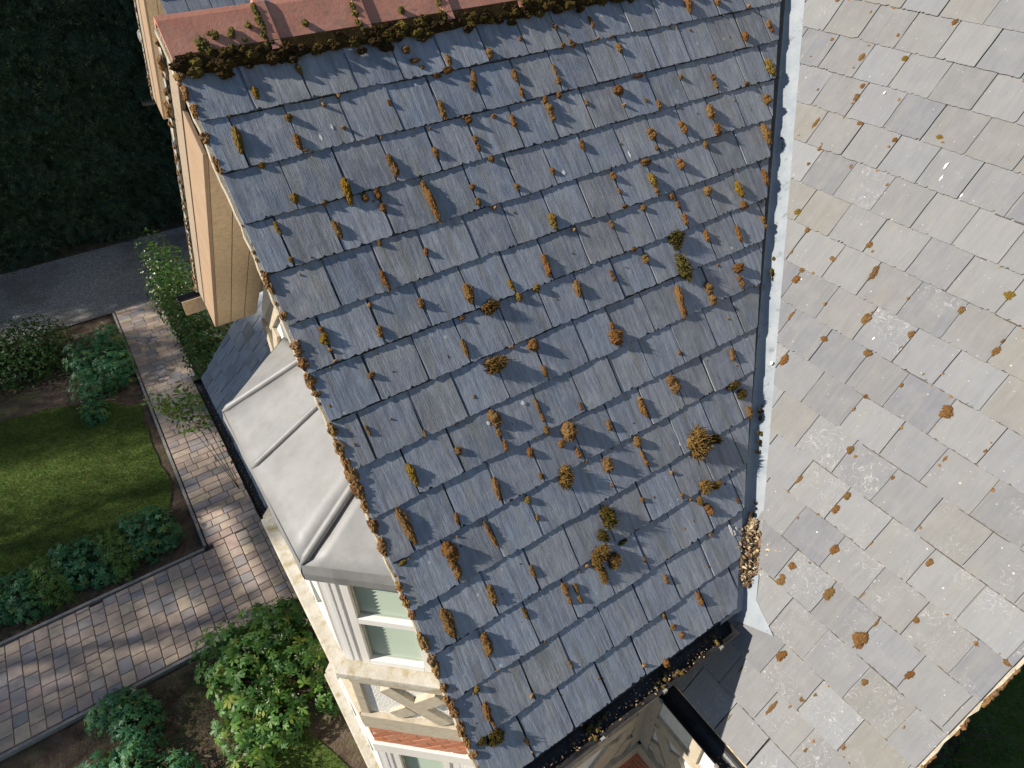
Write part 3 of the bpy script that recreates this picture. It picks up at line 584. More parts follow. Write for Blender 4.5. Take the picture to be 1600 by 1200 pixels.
ML = '-1.875,3.38,0.045,0.047,m;-1.612,3.34,0.022,0.025,m;-1.356,3.24,0.032,0.042,m;-1.356,3.444,0.043,0.038,m;-1.097,3.38,0.042,0.035,m;-1.739,3.127,0.03,0.026,m;-1.801,2.994,0.019,0.035,m;-1.476,3.067,0.065,0.045,m;-1.483,2.996,0.034,0.049,m;-1.483,3.143,0.019,0.025,m;-1.225,3.121,0.038,0.043,y;-1.609,2.809,0.028,0.022,m;-1.354,2.905,0.037,0.035,m;-1.344,2.828,0.06,0.049,m;-1.344,2.789,0.029,0.022,m;-1.097,2.888,0.026,0.02,m;-1.478,2.607,0.106,0.035,m;-1.221,2.696,0.042,0.045,m;-1.35,2.488,0.071,0.037,m;-1.349,2.365,0.03,0.031,m;-0.966,2.666,0.039,0.036,m;-0.969,2.618,0.03,0.025,m;-1.1,2.443,0.039,0.022,m;-0.752,2.754,0.034,0.054,y;-0.719,2.734,0.021,0.027,m;-0.366,2.749,0.016,0.015,y;-1.532,2.505,0.025,0.031,m;-1.212,2.071,0.054,0.055,y;-1.086,2.003,0.052,0.036,m;-0.837,2.417,0.03,0.022,m;-0.86,2.036,0.026,0.04,m;-0.708,2.073,0.051,0.068,m;-0.664,2.045,0.038,0.047,y;-1.086,1.84,0.041,0.033,m;-0.954,1.777,0.042,0.049,m;-0.953,1.71,0.064,0.071,t;-0.881,1.79,0.025,0.025,m;-0.838,1.912,0.032,0.047,m;-0.582,1.936,0.106,0.048,m;-0.705,1.662,0.034,0.025,m;-0.453,1.696,0.075,0.053,m;-0.449,1.741,0.021,0.02,m;-0.339,1.897,0.026,0.022,m;-0.342,2.065,0.017,0.027,m;-0.326,2.034,0.015,0.025,m;0.058,2.125,0.056,0.076,y;-0.08,1.962,0.049,0.035,m;-0.835,1.505,0.068,0.027,m;-0.58,1.483,0.041,0.055,m;-0.328,1.536,0.049,0.05,m;-0.202,1.735,0.051,0.04,m;-0.202,1.647,0.049,0.017,m;-0.699,1.259,0.086,0.054,m;0.168,1.914,0.041,0.023,m;0.176,1.852,0.068,0.045,m;-0.084,2.454,0.025,0.017,m;-0.024,1.582,0.049,0.047,y;-0.077,1.476,0.034,0.031,m;0.05,1.631,0.021,0.027,m;-0.188,1.327,0.034,0.036,m;-0.196,1.23,0.027,0.027,m;0.179,1.469,0.086,0.076,t;0.177,1.377,0.025,0.019,m;0.428,1.406,0.038,0.035,m;0.426,1.452,0.02,0.017,m;0.315,1.266,0.049,0.017,m;0.315,1.224,0.021,0.02,m;-0.073,1.033,0.056,0.045,m;-0.032,1.019,0.03,0.022,m;0.185,1.037,0.034,0.029,m;0.061,1.281,0.041,0.017,m;-0.189,0.727,0.07,0.035,m;0.063,0.817,0.06,0.054,m;0.061,0.721,0.074,0.06,t;-0.061,0.548,0.025,0.017,m;0.564,1.261,0.029,0.019,m;0.437,0.906,0.033,0.023,m;0.726,1.116,0.029,0.017,m;0.309,0.688,0.029,0.017,m;0.189,0.536,0.069,0.045,m;0.075,0.31,0.054,0.048,m;0.077,0.205,0.084,0.067,m;0.311,0.33,0.098,0.07,m;0.44,0.443,0.069,0.019,m;0.565,0.789,0.055,0.03,m;0.688,0.517,0.044,0.037,m;0.566,0.369,0.059,0.018,m;0.562,0.249,0.108,0.083,t;0.331,-0.117,0.092,0.064,m;0.822,0.281,0.074,0.051,m;0.701,0.091,0.044,0.036,m;0.214,-0.358,0.108,0.016,m;0.135,0.389,0.015,0.018,m;0.946,0.057,0.039,0.013,m;0.826,-0.239,0.079,0.042,m;0.929,0.608,0.026,0.032,m;1.062,0.631,0.035,0.051,m;1.017,0.645,0.039,0.021,y;0.54,-0.221,0.049,0.04,m;0.573,-0.148,0.045,0.023,m;0.458,-0.384,0.143,0.029,m;0.706,-0.411,0.041,0.024,m;0.706,-0.341,0.027,0.018,m;0.521,-0.293,0.051,0.014,m;0.333,-0.614,0.087,0.014,m'
MV = '-1.841,3.275,0.046,0.036,m;-1.834,3.154,0.081,0.025,m;-1.837,3.393,0.054,0.018,m;-1.847,3.559,0.029,0.036,m;-1.832,3.486,0.034,0.012,m;-1.817,2.633,0.027,0.028,m;-1.834,2.572,0.061,0.022,m;-1.829,2.434,0.034,0.025,m;-1.833,2.289,0.04,0.044,m;-1.827,2.251,0.017,0.042,m;-1.815,2.207,0.061,0.045,m;-1.83,2.115,0.063,0.042,m;-1.82,2.057,0.023,0.036,m;-1.827,1.879,0.054,0.028,m;-1.822,1.788,0.067,0.038,m;-1.826,1.712,0.081,0.031,m;-1.822,1.646,0.074,0.05,m;-1.821,1.575,0.081,0.044,m;-1.827,1.499,0.038,0.028,m;-1.824,1.394,0.074,0.038,m;-1.819,1.292,0.058,0.057,m;-1.826,1.092,0.037,0.021,m;-1.822,1.009,0.054,0.034,m;-1.794,0.935,0.026,0.027,m;-1.815,0.797,0.08,0.041,m;-1.81,0.699,0.05,0.037,m;-1.827,0.651,0.058,0.034,m;-1.825,0.561,0.04,0.028,m;-1.821,0.477,0.058,0.041,m;-1.824,0.42,0.044,0.034,m;-1.826,0.347,0.066,0.034,m;-1.824,0.265,0.058,0.031,m;-1.818,0.192,0.029,0.031,m'
def parse(t): return [(*map(float, e.split(',')[:4]), e.split(',')[4]) for e in t.split(';')]
dl_, ll_ = parse(MD), parse(ML)
thr = sorted([a[2] * a[3] for a in dl_ + ll_], reverse=True)[min(292, len(dl_ + ll_) - 1)]
for F, lst, parent, base, hk in ((FD, dl_, dark, .012, .85), (FL, ll_, pale, .006, .5)):
    specks = bmesh.new()
    for x, s, l, w, kd in lst:
        if F is FL:
            if kd == 't': kd = 'm'
            l *= .86; w *= .86
        h = min(w, l) * hk * random.uniform(.85, 1.15) + .006
        mt = F @ Matrix.Translation((x, s, base)) @ Matrix.Rotation(random.uniform(-.15, .15), 4, 'Z') @ Matrix.Diagonal((w * 1.02, l * .98, h * 1.6, 1))
        if l * w > thr or kd in 'gt':
            o = link('moss_clump', random.choice(MOSS[kd]), None, parent); o.matrix_local = mt
        else:
            b2 = bmesh.new(); bmesh.ops.create_icosphere(b2, subdivisions=2, radius=.5)
            of = Vector((x * 30, s * 30, 0))
            for v in b2.verts: v.co += v.co * (noise.noise(v.co * 3 + of) * .5 + noise.noise(v.co * 9 + of) * .3); v.co = mt @ v.co
            tmp = bpy.data.meshes.new('t'); b2.to_mesh(tmp); b2.free(); specks.from_mesh(tmp); bpy.data.meshes.remove(tmp)
    # crumbs of moss caught along the joints and the tails of the slates
    for j in range(260 if F is FD else 150):
        if F is FD:
            r = random.randint(1, 15); x = random.uniform(XV, 2.2); s = (15 - r) * GD + (random.uniform(-.012, .0) if random.random() < .6 else random.uniform(0, GD))
            if s * cD - .13 < x: continue
        else:
            r = random.randint(-2, 17); s = S0L - r * GL + random.uniform(-.006, .004); x = random.uniform(-2, 1.05)
            if x < -s * cL + .08: continue
        q = random.uniform(.003, .009)
        mt = F @ Matrix.Translation((x, s, base + .002)) @ Matrix.Diagonal((q * random.uniform(.8, 2.2), q * random.uniform(.8, 2.4), q, 1))
        bmesh.ops.create_icosphere(specks, subdivisions=1, radius=.5 * 1.4, matrix=mt)
    link('moss_specks', bm_mesh('moss_specks', specks), M['moss'], parent, kind='stuff')
k = NT('white_dropping'); M['dropping'] = k.out((.72, .71, .68), .9, .2)
def dropping(F, x, s, l, w, h, parent):
    pts = []
    for j in range(14):
        a = 2 * math.pi * j / 14; q = 1 + random.uniform(-.35, .35); pts.append((x + math.cos(a) * w * q, s + math.sin(a) * l * q))
    prism('bird_dropping', pts, h, h + .0015, M['dropping'], parent, F)
for x, s, l, w in ((.035, .42, .030, .010), (.055, .395, .012, .005), (.075, .41, .008, .004), (-.07, 1.02, .012, .012), (.335, 2.67, .018, .006), (-.14, 2.68, .012, .010), (-1.35, 3.16, .016, .005), (-1.28, 3.20, .012, .004), (-.90, 1.62, .010, .009), (-1.12, 1.60, .009, .008)): dropping(FD, x, s, l, w, .0165, dark)
for x, s, l, w in ((-.62, 2.62, .022, .006), (-.60, 2.55, .016, .005), (-.45, 2.5, .014, .005), (-.35, 1.62, .010, .005), (-.75, 1.2, .014, .008), (-1.2, 2.9, .012, .006)): dropping(FL, x, s, l, w, .0160, pale)
def blob_fringe(name, items, mat, parent, sub=2, amp=.5):
    bm = bmesh.new()
    for mt in items:
        b2 = bmesh.new(); bmesh.ops.create_icosphere(b2, subdivisions=sub, radius=.5); of = Vector((random.random() * 50, random.random() * 50, 0))
        for v in b2.verts: v.co += v.co * (noise.noise(v.co * 3.2 + of) * amp + noise.noise(v.co * 9 + of) * amp * .7 + noise.noise(v.co * 21 + of) * amp * .5); v.co = mt @ v.co
        tmp = bpy.data.meshes.new('t'); b2.to_mesh(tmp); b2.free(); bm.from_mesh(tmp); bpy.data.meshes.remove(tmp)
    return link(name, bm_mesh(name, bm), mat, parent, kind='stuff')
items = []
sr = (AY - .225 * cD) / cD
for i in range(310):
    x = random.uniform(XV - .01, 2.2); q = random.uniform(.016, .046)
    items.append(FD @ Matrix.Translation((x, sr - random.uniform(-.045, .04) - (.03 if random.random() < .10 else 0), random.uniform(.014, .034))) @ Matrix.Diagonal((q * 1.5, q, q * .9, 1)))
blob_fringe('ridge_moss', items, M['moss_dark'], house, 3)
bm = bmesh.new(); n = 90      # mortar bed under the ridge
for a, b in [(-.03, .03)]:
    ring0 = []
    for i in range(n + 1):
        x = XV + 4.1 * i / n; w_ = random.uniform(.03, .055)
        ring0.append([bm.verts.new(FD @ Vector((x, sr + .05, .034))), bm.verts.new(FD @ Vector((x, sr - w_ * .3, .026 + random.uniform(-.004, .004)))), bm.verts.new(FD @ Vector((x, sr - w_ * .75, .012)))])
    for r0, r1 in zip(ring0, ring0[1:]):
        for j in range(2): bm.faces.new((r0[j], r0[j + 1], r1[j + 1], r1[j]))
link('ridge_mortar', bm_mesh('ridge_mortar', bm), M['moss_dark'], house)
items = []
for i, xj in enumerate(xs[1:6]):     # moss in the joints and on the tiles
    for j in range(16):
        t = random.uniform(.02, .22); q = random.uniform(.010, .028)
        items.append(frame4((xj - .035 + random.uniform(-.012, .01), AY - t * cD, AZ + .028 - t * sD), (1, 0, 0), (0, cD, sD), (0, -sD, cD)) @ Matrix.Translation((0, 0, .012)) @ Matrix.Diagonal((q, q * 1.3, q * .8, 1)))
for (fx, t, q) in ((.13, .16, .05), (.15, .19, .04), (.2, .13, .035), (.27, .14, .03), (.28, .12, .025), (.25, .19, .025), (.36, .11, .028), (.62, .14, .03), (1.12, .15, .035), (.18, .12, .02), (.32, .17, .02)):
    items.append(frame4((XV + fx, AY - t * cD, AZ + .028 - t * sD), (1, 0, 0), (0, cD, sD), (0, -sD, cD)) @ Matrix.Translation((0, 0, .008)) @ Matrix.Diagonal((q, q * 1.1, q * .7, 1)))
blob_fringe('ridge_tile_moss', items, M['moss_g'], house, 3)

# --- verge of the dark slope: mortar strip, moss, undercloak, barge board
bm = bmesh.new(); prev = None
for i in range(76):
    s = -.01 + (AY / cD - .02) * i / 75; o_ = random.uniform(-.004, .004)
    ring = [bm.verts.new(FD @ Vector((XV + .02, s, .006))), bm.verts.new(FD @ Vector((XV - .022 + o_, s, .004))), bm.verts.new(FD @ Vector((XV - .024 + o_, s, -.03))), bm.verts.new(FD @ Vector((XV + .02, s, -.03)))]
    if prev:
        for j in range(4): bm.faces.new((prev[j], prev[(j + 1) % 4], ring[(j + 1) % 4], ring[j]))
    prev = ring
link('verge_mortar', bm_mesh('verge_mortar', bm), M['mortar'], house)
items = []
for x, s, l, w, kd in parse(MV):
    items.append(FD @ Matrix.Translation((XV - .012, s, .008)) @ Matrix.Diagonal((min(max(w, .026), .05) * 1.1, l * 1.05, .032, 1)))
    for j in range(2): items.append(FD @ Matrix.Translation((XV - .012 + random.uniform(-.012, .014), s + random.uniform(-l, l) * .6, .008)) @ Matrix.Diagonal((.026, .03, .03, 1)))
for i in range(60):
    s = 3.6 * random.random() ** 1.2; q = random.uniform(.006, .015); items.append(FD @ Matrix.Translation((XV - .014 + random.uniform(-.01, .01), s, .004)) @ Matrix.Diagonal((q, q * 1.4, q, 1)))
blob_fringe('verge_moss', items, M['moss_verge'], house, 3)
boxo('barge_board', (XV + .09, XV + .12, .0, AY / cD - .30, -.22, -.032), M['pinkwood'], house, FD)
for j in range(2): boxo('soffit_board', (XV + .123 + j * .15, XV + .268 + j * .15, .0, AY / cD - .4, -.21, -.192), M['wood'], house, FD)

# --- far slope verge and soffit (also used for the second gable)
LF = 3.96
def far_side(ax, ay, parent, tag=''):
    FF = frame4((ax, AY + ay, AZ), (1, 0, 0), (0, cF, -sF), (0, sF, cF))       # y runs DOWN the far slope
    x0 = XV
    prism('roof_slope', [(x0 - .01, .1), (2.6, .1), (2.6, LF), (x0 - .01, LF)], -.03, -.004, M['batten'], parent, FF)
    s = .12
    while s < LF - .03:
        g = .235
        prism('slate', [(x0 - .012 + random.uniform(-.004, .004), s), (x0 + .30, s), (x0 + .30, s + g + .02), (x0 - .012 + random.uniform(-.004, .004), s + g + .02)], .002, .012, M['slate'], parent, FF @ Matrix.Rotation(.03, 4, 'X') if False else FF)
        s += g
    bm = bmesh.new(); prev = None
    for i in range(90):
        s = .05 + (LF - .03) * i / 89; o_ = random.uniform(-.003, .003)
        ring = [bm.verts.new(FF @ Vector((x0 + .02, s, .0))), bm.verts.new(FF @ Vector((x0 - .012 + o_, s, .0))), bm.verts.new(FF @ Vector((x0 - .010 + o_, s, -.03 + random.uniform(-.006, .006)))), bm.verts.new(FF @ Vector((x0 + .02, s, -.034)))]
        if prev:
            for j in range(4): bm.faces.new((prev[j], prev[(j + 1) % 4], ring[(j + 1) % 4], ring[j]))
        prev = ring
    link('verge_mortar', bm_mesh('verge_mortar', bm), M['mortar'], parent)
    boxo('capping_board', (x0 + .004, x0 + .03, .2, LF - .03, -.165, -.036), M['greywood'], parent, FF, .003)
    boxo('barge_board', (x0 + .010, x0 + .035, .44, LF, -.415, -.167), M['pinkwood'], parent, FF, .004)
    xx = x0 + .038
    for w_ in (.128, .128, .128):
        boxo('soffit_board', (xx, xx + w_ - .006, .46, LF, -.412, -.39), M['wood'], parent, FF); xx += w_
    boxo('soffit_backing', (x0 + .036, x0 + .425, .46, LF - .01, -.388, -.375), M['black'], parent, FF)
    boxo('soffit_end', (x0 + .036, x0 + .42, LF - .012, LF - .001, -.386, -.10), M['wood'], parent, FF)
    its = []
    for i in range(60):
        s = random.uniform(.05, LF); q = random.uniform(.010, .026) * (1.5 if s < .9 or s > 3.3 else .8)
        its.append(FF @ Matrix.Translation((x0 - .012, s, -.010)) @ Matrix.Diagonal((q, q * 1.8, q * 1.3, 1)))
    blob_fringe('verge_moss', its, M['moss_verge'], parent, 2)
    return FF
far_side(0, 0, house)
FE = (AY + LF * cF, AZ - LF * sF)
def gutter(name, a, b, r, parent, up=(0, 0, 1), cap=True):
    a, b = Vector(a), Vector(b); d = (b - a).normalized(); u = Vector(up); s = u.cross(d).normalized(); bm = bmesh.new(); n = 12; L = (b - a).length
    rr = []
    for p in (a, b):
        out_ = [p + s * math.cos(math.pi * i / n) * r - u * math.sin(math.pi * i / n) * r for i in range(n + 1)]
        inn = [p + s * math.cos(math.pi * i / n) * (r - .005) - u * math.sin(math.pi * i / n) * (r - .005) for i in range(n, -1, -1)]
        rr.append([bm.verts.new(q) for q in out_ + inn])
    m = len(rr[0])
    for j in range(m): bm.faces.new((rr[0][j], rr[0][(j + 1) % m], rr[1][(j + 1) % m], rr[1][j]))
    bm.faces.new(rr[0]); bm.faces.new(rr[1])
    if cap:
        for p in (a, b): bm.faces.new([bm.verts.new(p + s * math.cos(math.pi * i / n) * (r - .002) - u * math.sin(math.pi * i / n) * (r - .002)) for i in range(n + 1)])
    return link(name, bm_mesh(name, bm), M['black'], parent)
gutter('gutter', (-2.02, FE[0] + .04, FE[1] - .07), (-.4, FE[0] + .04, FE[1] - .07), .058, house)
boxo('fascia_board', (-2.0, -.4, FE[0] - .03, FE[0] - .008, FE[1] - .23, FE[1] - .08), M['wood'], house)

# --- eaves gutters
g1 = gutter('gutter', (-1.86, -.052, 4.885), (-.20, -.052, 4.885), .064, house); g1['label'] = 'black eaves gutter holding moss and leaf litter'
g2 = gutter('gutter', (-.535, .18, 4.325), (-.535, -1.10, 4.325), .064, house); g2['label'] = 'black eaves gutter below the pale slope'
for o, ax_, lo, hi in ((g1, 0, -1.8, -.25), (g2, 1, -1.05, .1)):
    n = 330 if ax_ == 0 else 220
    t = np.clip(RNG.choice([-.5, -.74, -1.22, -1.5, -.95] if ax_ == 0 else [-.2, -.6, -.9], n) + RNG.normal(size=n) * .10, lo, hi); w_ = RNG.normal(size=n) * .022; P_ = np.zeros((n, 3))
    if ax_ == 0: P_[:, 0] = t; P_[:, 1] = -.052 + w_; P_[:, 2] = 4.885 - np.sqrt(np.clip(.055 ** 2 - w_ ** 2, 0, 1)) + .012 + RNG.random(n) * .02
    else: P_[:, 1] = t; P_[:, 0] = -.535 + w_; P_[:, 2] = 4.325 - np.sqrt(np.clip(.055 ** 2 - w_ ** 2, 0, 1)) + .010 + RNG.random(n) * .012
    scatter('gutter_debris', P_, RNG.normal(size=(n, 3)) + [0, 0, 1.5], .008 + .012 * RNG.random(n), 'oval', M['litter'] if ax_ == 0 else M['moss_dark'], o, kind='stuff')
    for q in np.linspace(lo + .15, hi - .1, 4 if ax_ == 0 else 3):
        if ax_ == 0: boxo('gutter_bracket', (q - .012, q + .012, -.122, -.108, 4.86, 4.889), M['kerb'], o)
        else: boxo('gutter_bracket', (-.607, -.593, q - .012, q + .012, 4.30, 4.329), M['kerb'], o)
its = []
for cx, n, sp_ in ((-.70, 16, .06), (-1.22, 9, .04), (-.33, 4, .03)):
    for j in range(n): q = random.uniform(.010, .026); its.append(Matrix.Translation((cx + random.gauss(0, sp_), -.058 + random.gauss(0, .020), 4.885 - .03)) @ Matrix.Diagonal((q, q, q * .8, 1)))
blob_fringe('gutter_moss', its, M['moss_g'], g1, 2)
boxo('fascia_board', (-1.80, -.2, .012, .034, 4.70, 4.91), M['wood'], house)
boxo('fascia_board', (-.47, -.448, -1.05, .32, 4.13, 4.34), M['wood'], house)
boxo('soffit_board', (-1.40, -.2, .036, .33, 4.70, 4.715), M['wood'], house)
boxo('soffit_board', (-.446, -.222, -1.05, .328, 4.13, 4.145), M['wood'], house)

# --- walls
def wall(name, dims, mat=M['render'], label=None): return boxo(name, dims, mat, house, label=label)
# gable wall of the wing (pentagon) at x = -1.40
gp = [(.33, 0), (4.69, 0), (4.69, 4.9), (AY, 7.35), (.33, 4.9)]
FG = frame4((-1.40, 0, 0), (0, 1, 0), (0, 0, 1), (1, 0, 0))
gable_wall = prism('wall', gp, .0, .25, M['render'], house, FG, label='white gable wall behind the bay')
wing_wall = wall('wall', (-1.14, -.226, .33, .55, 0, 4.72), label='timbered wing wall in the shaded corner')
wall('wall', (-1.14, .3, 4.47, 4.69, 0, 4.9))
main_wall = wall('wall', (-.22, 0, -.98, .325, 0, 4.15), label='timbered main wall turning into the sun')
wall('wall', (-.22, 0, 4.70, 16, 0, 4.3))
prism('wall', [(-.20, 0), (7.2, 0), (7.2, 4.3), (3.4, 7.9), (-.20, 4.1)], -.2, 0, M['render'], house, frame4((0, -.97, 0), (1, 0, 0), (0, 0, 1), (0, -1, 0)), label='gable end wall below the sunlit verge')
# main roof verge mortar with moss
bm = bmesh.new(); prev = None
for i in range(110):
    s = EAVE_S + (TOP_S - EAVE_S) * i / 109; o_ = random.uniform(-.007, .009)
    ring = [bm.verts.new(lp(VERGE_X - .04, s, .001)), bm.verts.new(lp(VERGE_X + .014 + o_, s, -.002)), bm.verts.new(lp(VERGE_X + .016 + o_, s, -.03)), bm.verts.new(lp(VERGE_X - .04, s, -.03))]
    if prev:
        for j in range(4): bm.faces.new((prev[j], ring[j], ring[(j + 1) % 4], prev[(j + 1) % 4]))
    prev = ring
link('verge_mortar', bm_mesh('verge_mortar', bm), M['mortar'], house)
its = []
for i in range(120):
    s = random.uniform(EAVE_S, 3); q = random.uniform(.012, .034); its.append(FL @ Matrix.Translation((VERGE_X + .018, s, -.016)) @ Matrix.Diagonal((q, q * 1.5, q, 1)))
blob_fringe('verge_moss', its, M['moss_verge'], house, 2)
boxo('barge_board', (VERGE_X - .06, VERGE_X - .03, EAVE_S, TOP_S, -.25, -.031), M['pinkwood'], house, FL)

# timber framing of the two corner walls (thing > wall > timber / brick)
def brick_panel(parent, fr, x0, x1, z0, z1, ang, depth=.010, back=True):
    """bricks laid at an angle, each clipped to the panel; fr: x along wall, y up, z out"""
    L, H, g = .215, .062, .010; ca, sa = math.cos(ang), math.sin(ang); R_ = 2.2; cx, cz = (x0 + x1) / 2, (z0 + z1) / 2
    prism('brick_bed', [(x0, z0), (x1, z0), (x1, z1), (x0, z1)], .001, .004, M['brickmortar'], parent, fr)
    nrow = int(R_ / (H + g))
    for r in range(-nrow, nrow):
        for c in range(-9, 9):
            a0 = c * (L + g) + (r % 2) * L * .5; b0 = r * (H + g)
            poly = [(a0, b0), (a0 + L, b0), (a0 + L, b0 + H), (a0, b0 + H)]
            poly = [(cx + p * ca - q * sa, cz + p * sa + q * ca) for p, q in poly]
            for cl in ((1, 0, -x0), (-1, 0, x1), (0, 1, -z0), (0, -1, z1)): poly = clip(poly, *cl)
            if len(poly) < 3: continue
            ar = abs(sum(p[0] * q[1] - q[0] * p[1] for p, q in zip(poly, poly[1:] + poly[:1]))) / 2
            if ar > .0012: prism('brick', poly, .002, depth + random.uniform(-.0015, .0015), M['brick'], parent, fr)
FWg = frame4((-.226, .33, 0), (-1, 0, 0), (0, 0, 1), (0, -1, 0))      # wing wall seen from outside: x runs away from the corner
FMn = frame4((-.22, .33, 0), (0, -1, 0), (0, 0, 1), (-1, 0, 0))
for parent, F, wid, tag_ in ((wing_wall, FWg, 1.17, 0), (main_wall, FMn, 1.31, 1)):
    def T(a, b, w_, d_=.035): bar('timber', F @ Vector((*a, 0)), F @ Vector((*b, 0)), w_, d_, F.to_3x3() @ Vector((0, 0, 1)), M['timber'], parent)
    T((.06, 2.45), (.06, 4.1), .12, .030)
    T((0, 2.52), (wid, 2.52), .14, .060); T((.12, 3.16), (wid, 3.16), .10, .034); T((.12, 3.72), (wid, 3.72), .10, .034); T((.12, 4.08), (wid, 4.08), .10, .034)
    for xx in (.48, .86, 1.22):
        if xx < wid: T((xx, 3.21), (xx, 3.67), .09, .031)
    for a, b in (((.15, 3.08), (.44, 2.62)), ((.60, 2.62), (.34, 2.98)), ((.66, 2.62), (.98, 3.10)), ((1.14, 2.62), (.9, 2.95)), ((.15, 2.8), (.27, 2.62))):
        if max(a[0], b[0]) < wid: T(a, b, .12, .028)
    brick_panel(parent, F, .0, wid, .9, 2.45, .5 if tag_ == 0 else .5)

# --- bay window under the lead roof
A_ = Vector((-2.05, 1.70, 0)); B_ = Vector((-1.40, 1.10, 0)); C_ = Vector((-2.05, 3.30, 0)); D_ = Vector((-1.40, 3.90, 0))
def face_frame(p, q):
    d = (q - p).normalized(); n_ = Vector((d.y, -d.x, 0))
    return frame4(p, d, (0, 0, 1), n_), (q - p).length
def make_bay(dx, dy, detail=True):
    bay = link('bay_window', None, None, house); bay.location = (dx, dy, 0)
    T_ = Matrix.Translation((dx, dy, 0))
    faces = [('near', A_, B_), ('front', C_, A_), ('far', D_, C_)]
    for nm, p, q in faces:
        fr, L = face_frame(p, q)
        # outward normal must point away from the wing
        if (fr.to_3x3() @ Vector((0, 0, 1))).x > 0: fr = frame4(p, (q - p).normalized(), (0, 0, 1), -(fr.to_3x3() @ Vector((0, 0, 1))))
        fr = T_ @ fr
        def B(name, x0, x1, z0, z1, d0, d1, mat, bev=.003): return boxo(name, (x0, x1, z0, z1, d0, d1), mat, bay, fr, bev)
        for (zs, zt, zb) in ((3.70, 4.95, 3.42), (.80, 2.10, .5)):
            x0, x1 = (.19, .60) if nm != 'front' else (.14, L - .14)
            if nm == 'far': x0, x1 = L - .60, L - .19
            # jambs and heads
            B('window_frame', -.01, x0 - .055, zs, zt, -.10, .0, M['whitepaint']); B('window_frame', x1 + .055, L - .01 if nm != 'near' else L - .14, zs, zt, -.10, -.002, M['whitepaint'])
            if nm == 'near': B('render_panel', L - .138, L + .02, zs - .02, zt, -.10, -.004, M['render'])
            for xx in (.028, .075): 
                if nm == 'near': B('window_frame', xx, xx + .030, zs + .02, zt, .0, .010, M['whitepaint'], .002)
            n_ = 1 if nm != 'front' else 3; ww = (x1 - x0) / n_
            for c in range(n_):
                a, b = x0 + ww * c, x0 + ww * (c + 1)
                midz = zs + .60
                B('window_frame', a - .054, a, zs + .0, zt, -.06, .012, M['cream']); B('window_frame', b, b + .054, zs, zt, -.06, .011, M['cream'])
                B('window_frame', a + .0005, b - .0005, zs, zs + .062, -.06, .012, M['whitepaint']); B('window_frame', a + .0005, b - .0005, midz - .035, midz + .03, -.055, .012, M['whitepaint']); B('window_frame', a + .0005, b - .0005, zt - .08, zt, -.06, .010, M['whitepaint'])
                B('pane', a, b, zs + .06, midz - .034, -.034, -.028, M['glass'], 0); B('pane', a, b, midz + .029, zt - .079, -.034, -.028, M['glass'], 0)
                B('window_frame', a, a + .012, zs + .06, zt - .08, -.027, -.012, M['beige'], 0)
                # slatted blind behind the glass, one part
                sb = bmesh.new(); z = zs + .07
                while z < zt - .06:
                    box(sb, a + .004, b - .004, -.021, .021, -.0008, .0008, fr @ Matrix.Translation((0, z, -.052)) @ Matrix.Rotation(-.42, 4, 'X')); z += .043
                link('blind', bm_mesh('blind', sb), M['blind'], bay)
            B('room_backing', .02, L - .02, zs, zt, -.16, -.15, M['room'], 0)
            # sill
            ex = .10; q_ = {'near': .002, 'front': 0, 'far': .003}[nm]
            B('sill', -ex * .5, L + (.02 if nm != 'front' else ex * .5), zs - .085 + q_, zs - .006 + q_, -.08, .115, M['beige'], .012)
            B('sill', -.026, L + .01 + q_, zs - .20 + q_, zs - .088 + q_, -.08, .055, M['beige'], .008)
        # apron between the storeys
        B('render_panel', 0, L, 2.84, 3.50, -.10, .0, M['render'], 0)
        bar('timber', fr @ Vector((-.015, 3.455, .0)), fr @ Vector((L, 3.455, 0)), .06, .045, fr.to_3x3() @ Vector((0, 0, 1)), M['timber'], bay)
        bar('timber', fr @ Vector((-.02, 2.74, .0)), fr @ Vector((L, 2.74, 0)), .22, .05, fr.to_3x3() @ Vector((0, 0, 1)), M['timber'], bay)
        bar('timber', fr @ Vector((.02, 2.86, .0)), fr @ Vector((.02, 3.42, 0)), .07, .03, fr.to_3x3() @ Vector((0, 0, 1)), M['timber'], bay)
        B('lintel', -.02, L, 2.08, 2.245, -.10, .035, M['cream'], .006)
        B('brick_backing', 0, L, 2.24, 2.64, -.10, .0, M['brickmortar'], 0)
        B('brick_backing', 0, L, 0, .62, -.10, .0, M['brickmortar'], 0)
        if nm == 'near' and detail:
            nz = fr.to_3x3() @ Vector((0, 0, 1))
            bar('timber', fr @ Vector((.25, 3.36, 0)), fr @ Vector((.70, 2.88, 0)), .13, .040, nz, M['timber'], bay)
            bar('timber', fr @ Vector((.70, 3.36, 0)), fr @ Vector((.52, 3.18, 0)), .13, .050, nz, M['timber'], bay); bar('timber', fr @ Vector((.42, 3.02, 0)), fr @ Vector((.27, 2.88, 0)), .13, .026, nz, M['timber'], bay)
        if nm != 'far' and detail:
            for z0, z1 in ((2.25, 2.63),) if nm == 'front' else ((2.25, 2.63), (.1, .58)): brick_panel(bay, fr, 0.0, L, z0, z1, .62)
    # lead roof: three hipped planes, rolls, drip
    lead = link('lead_roof', None, None, house); lead.location = (dx, dy, 0)
    e = .075; zE, zT = 5.00, 5.42
    fa, fc = Vector((-2.05 - e, 1.70 - e * .45, zE)), Vector((-2.05 - e, 3.30 + e * .45, zE))
    wb_, wd = Vector((-1.40, 1.10 - e * 1.35, zE)), Vector((-1.40, 3.90 + e * 1.35, zE))
    ta, tc = Vector((-1.40, 1.92, zT)), Vector((-1.40, 3.08, zT))
    off = Vector((dx, dy, 0))
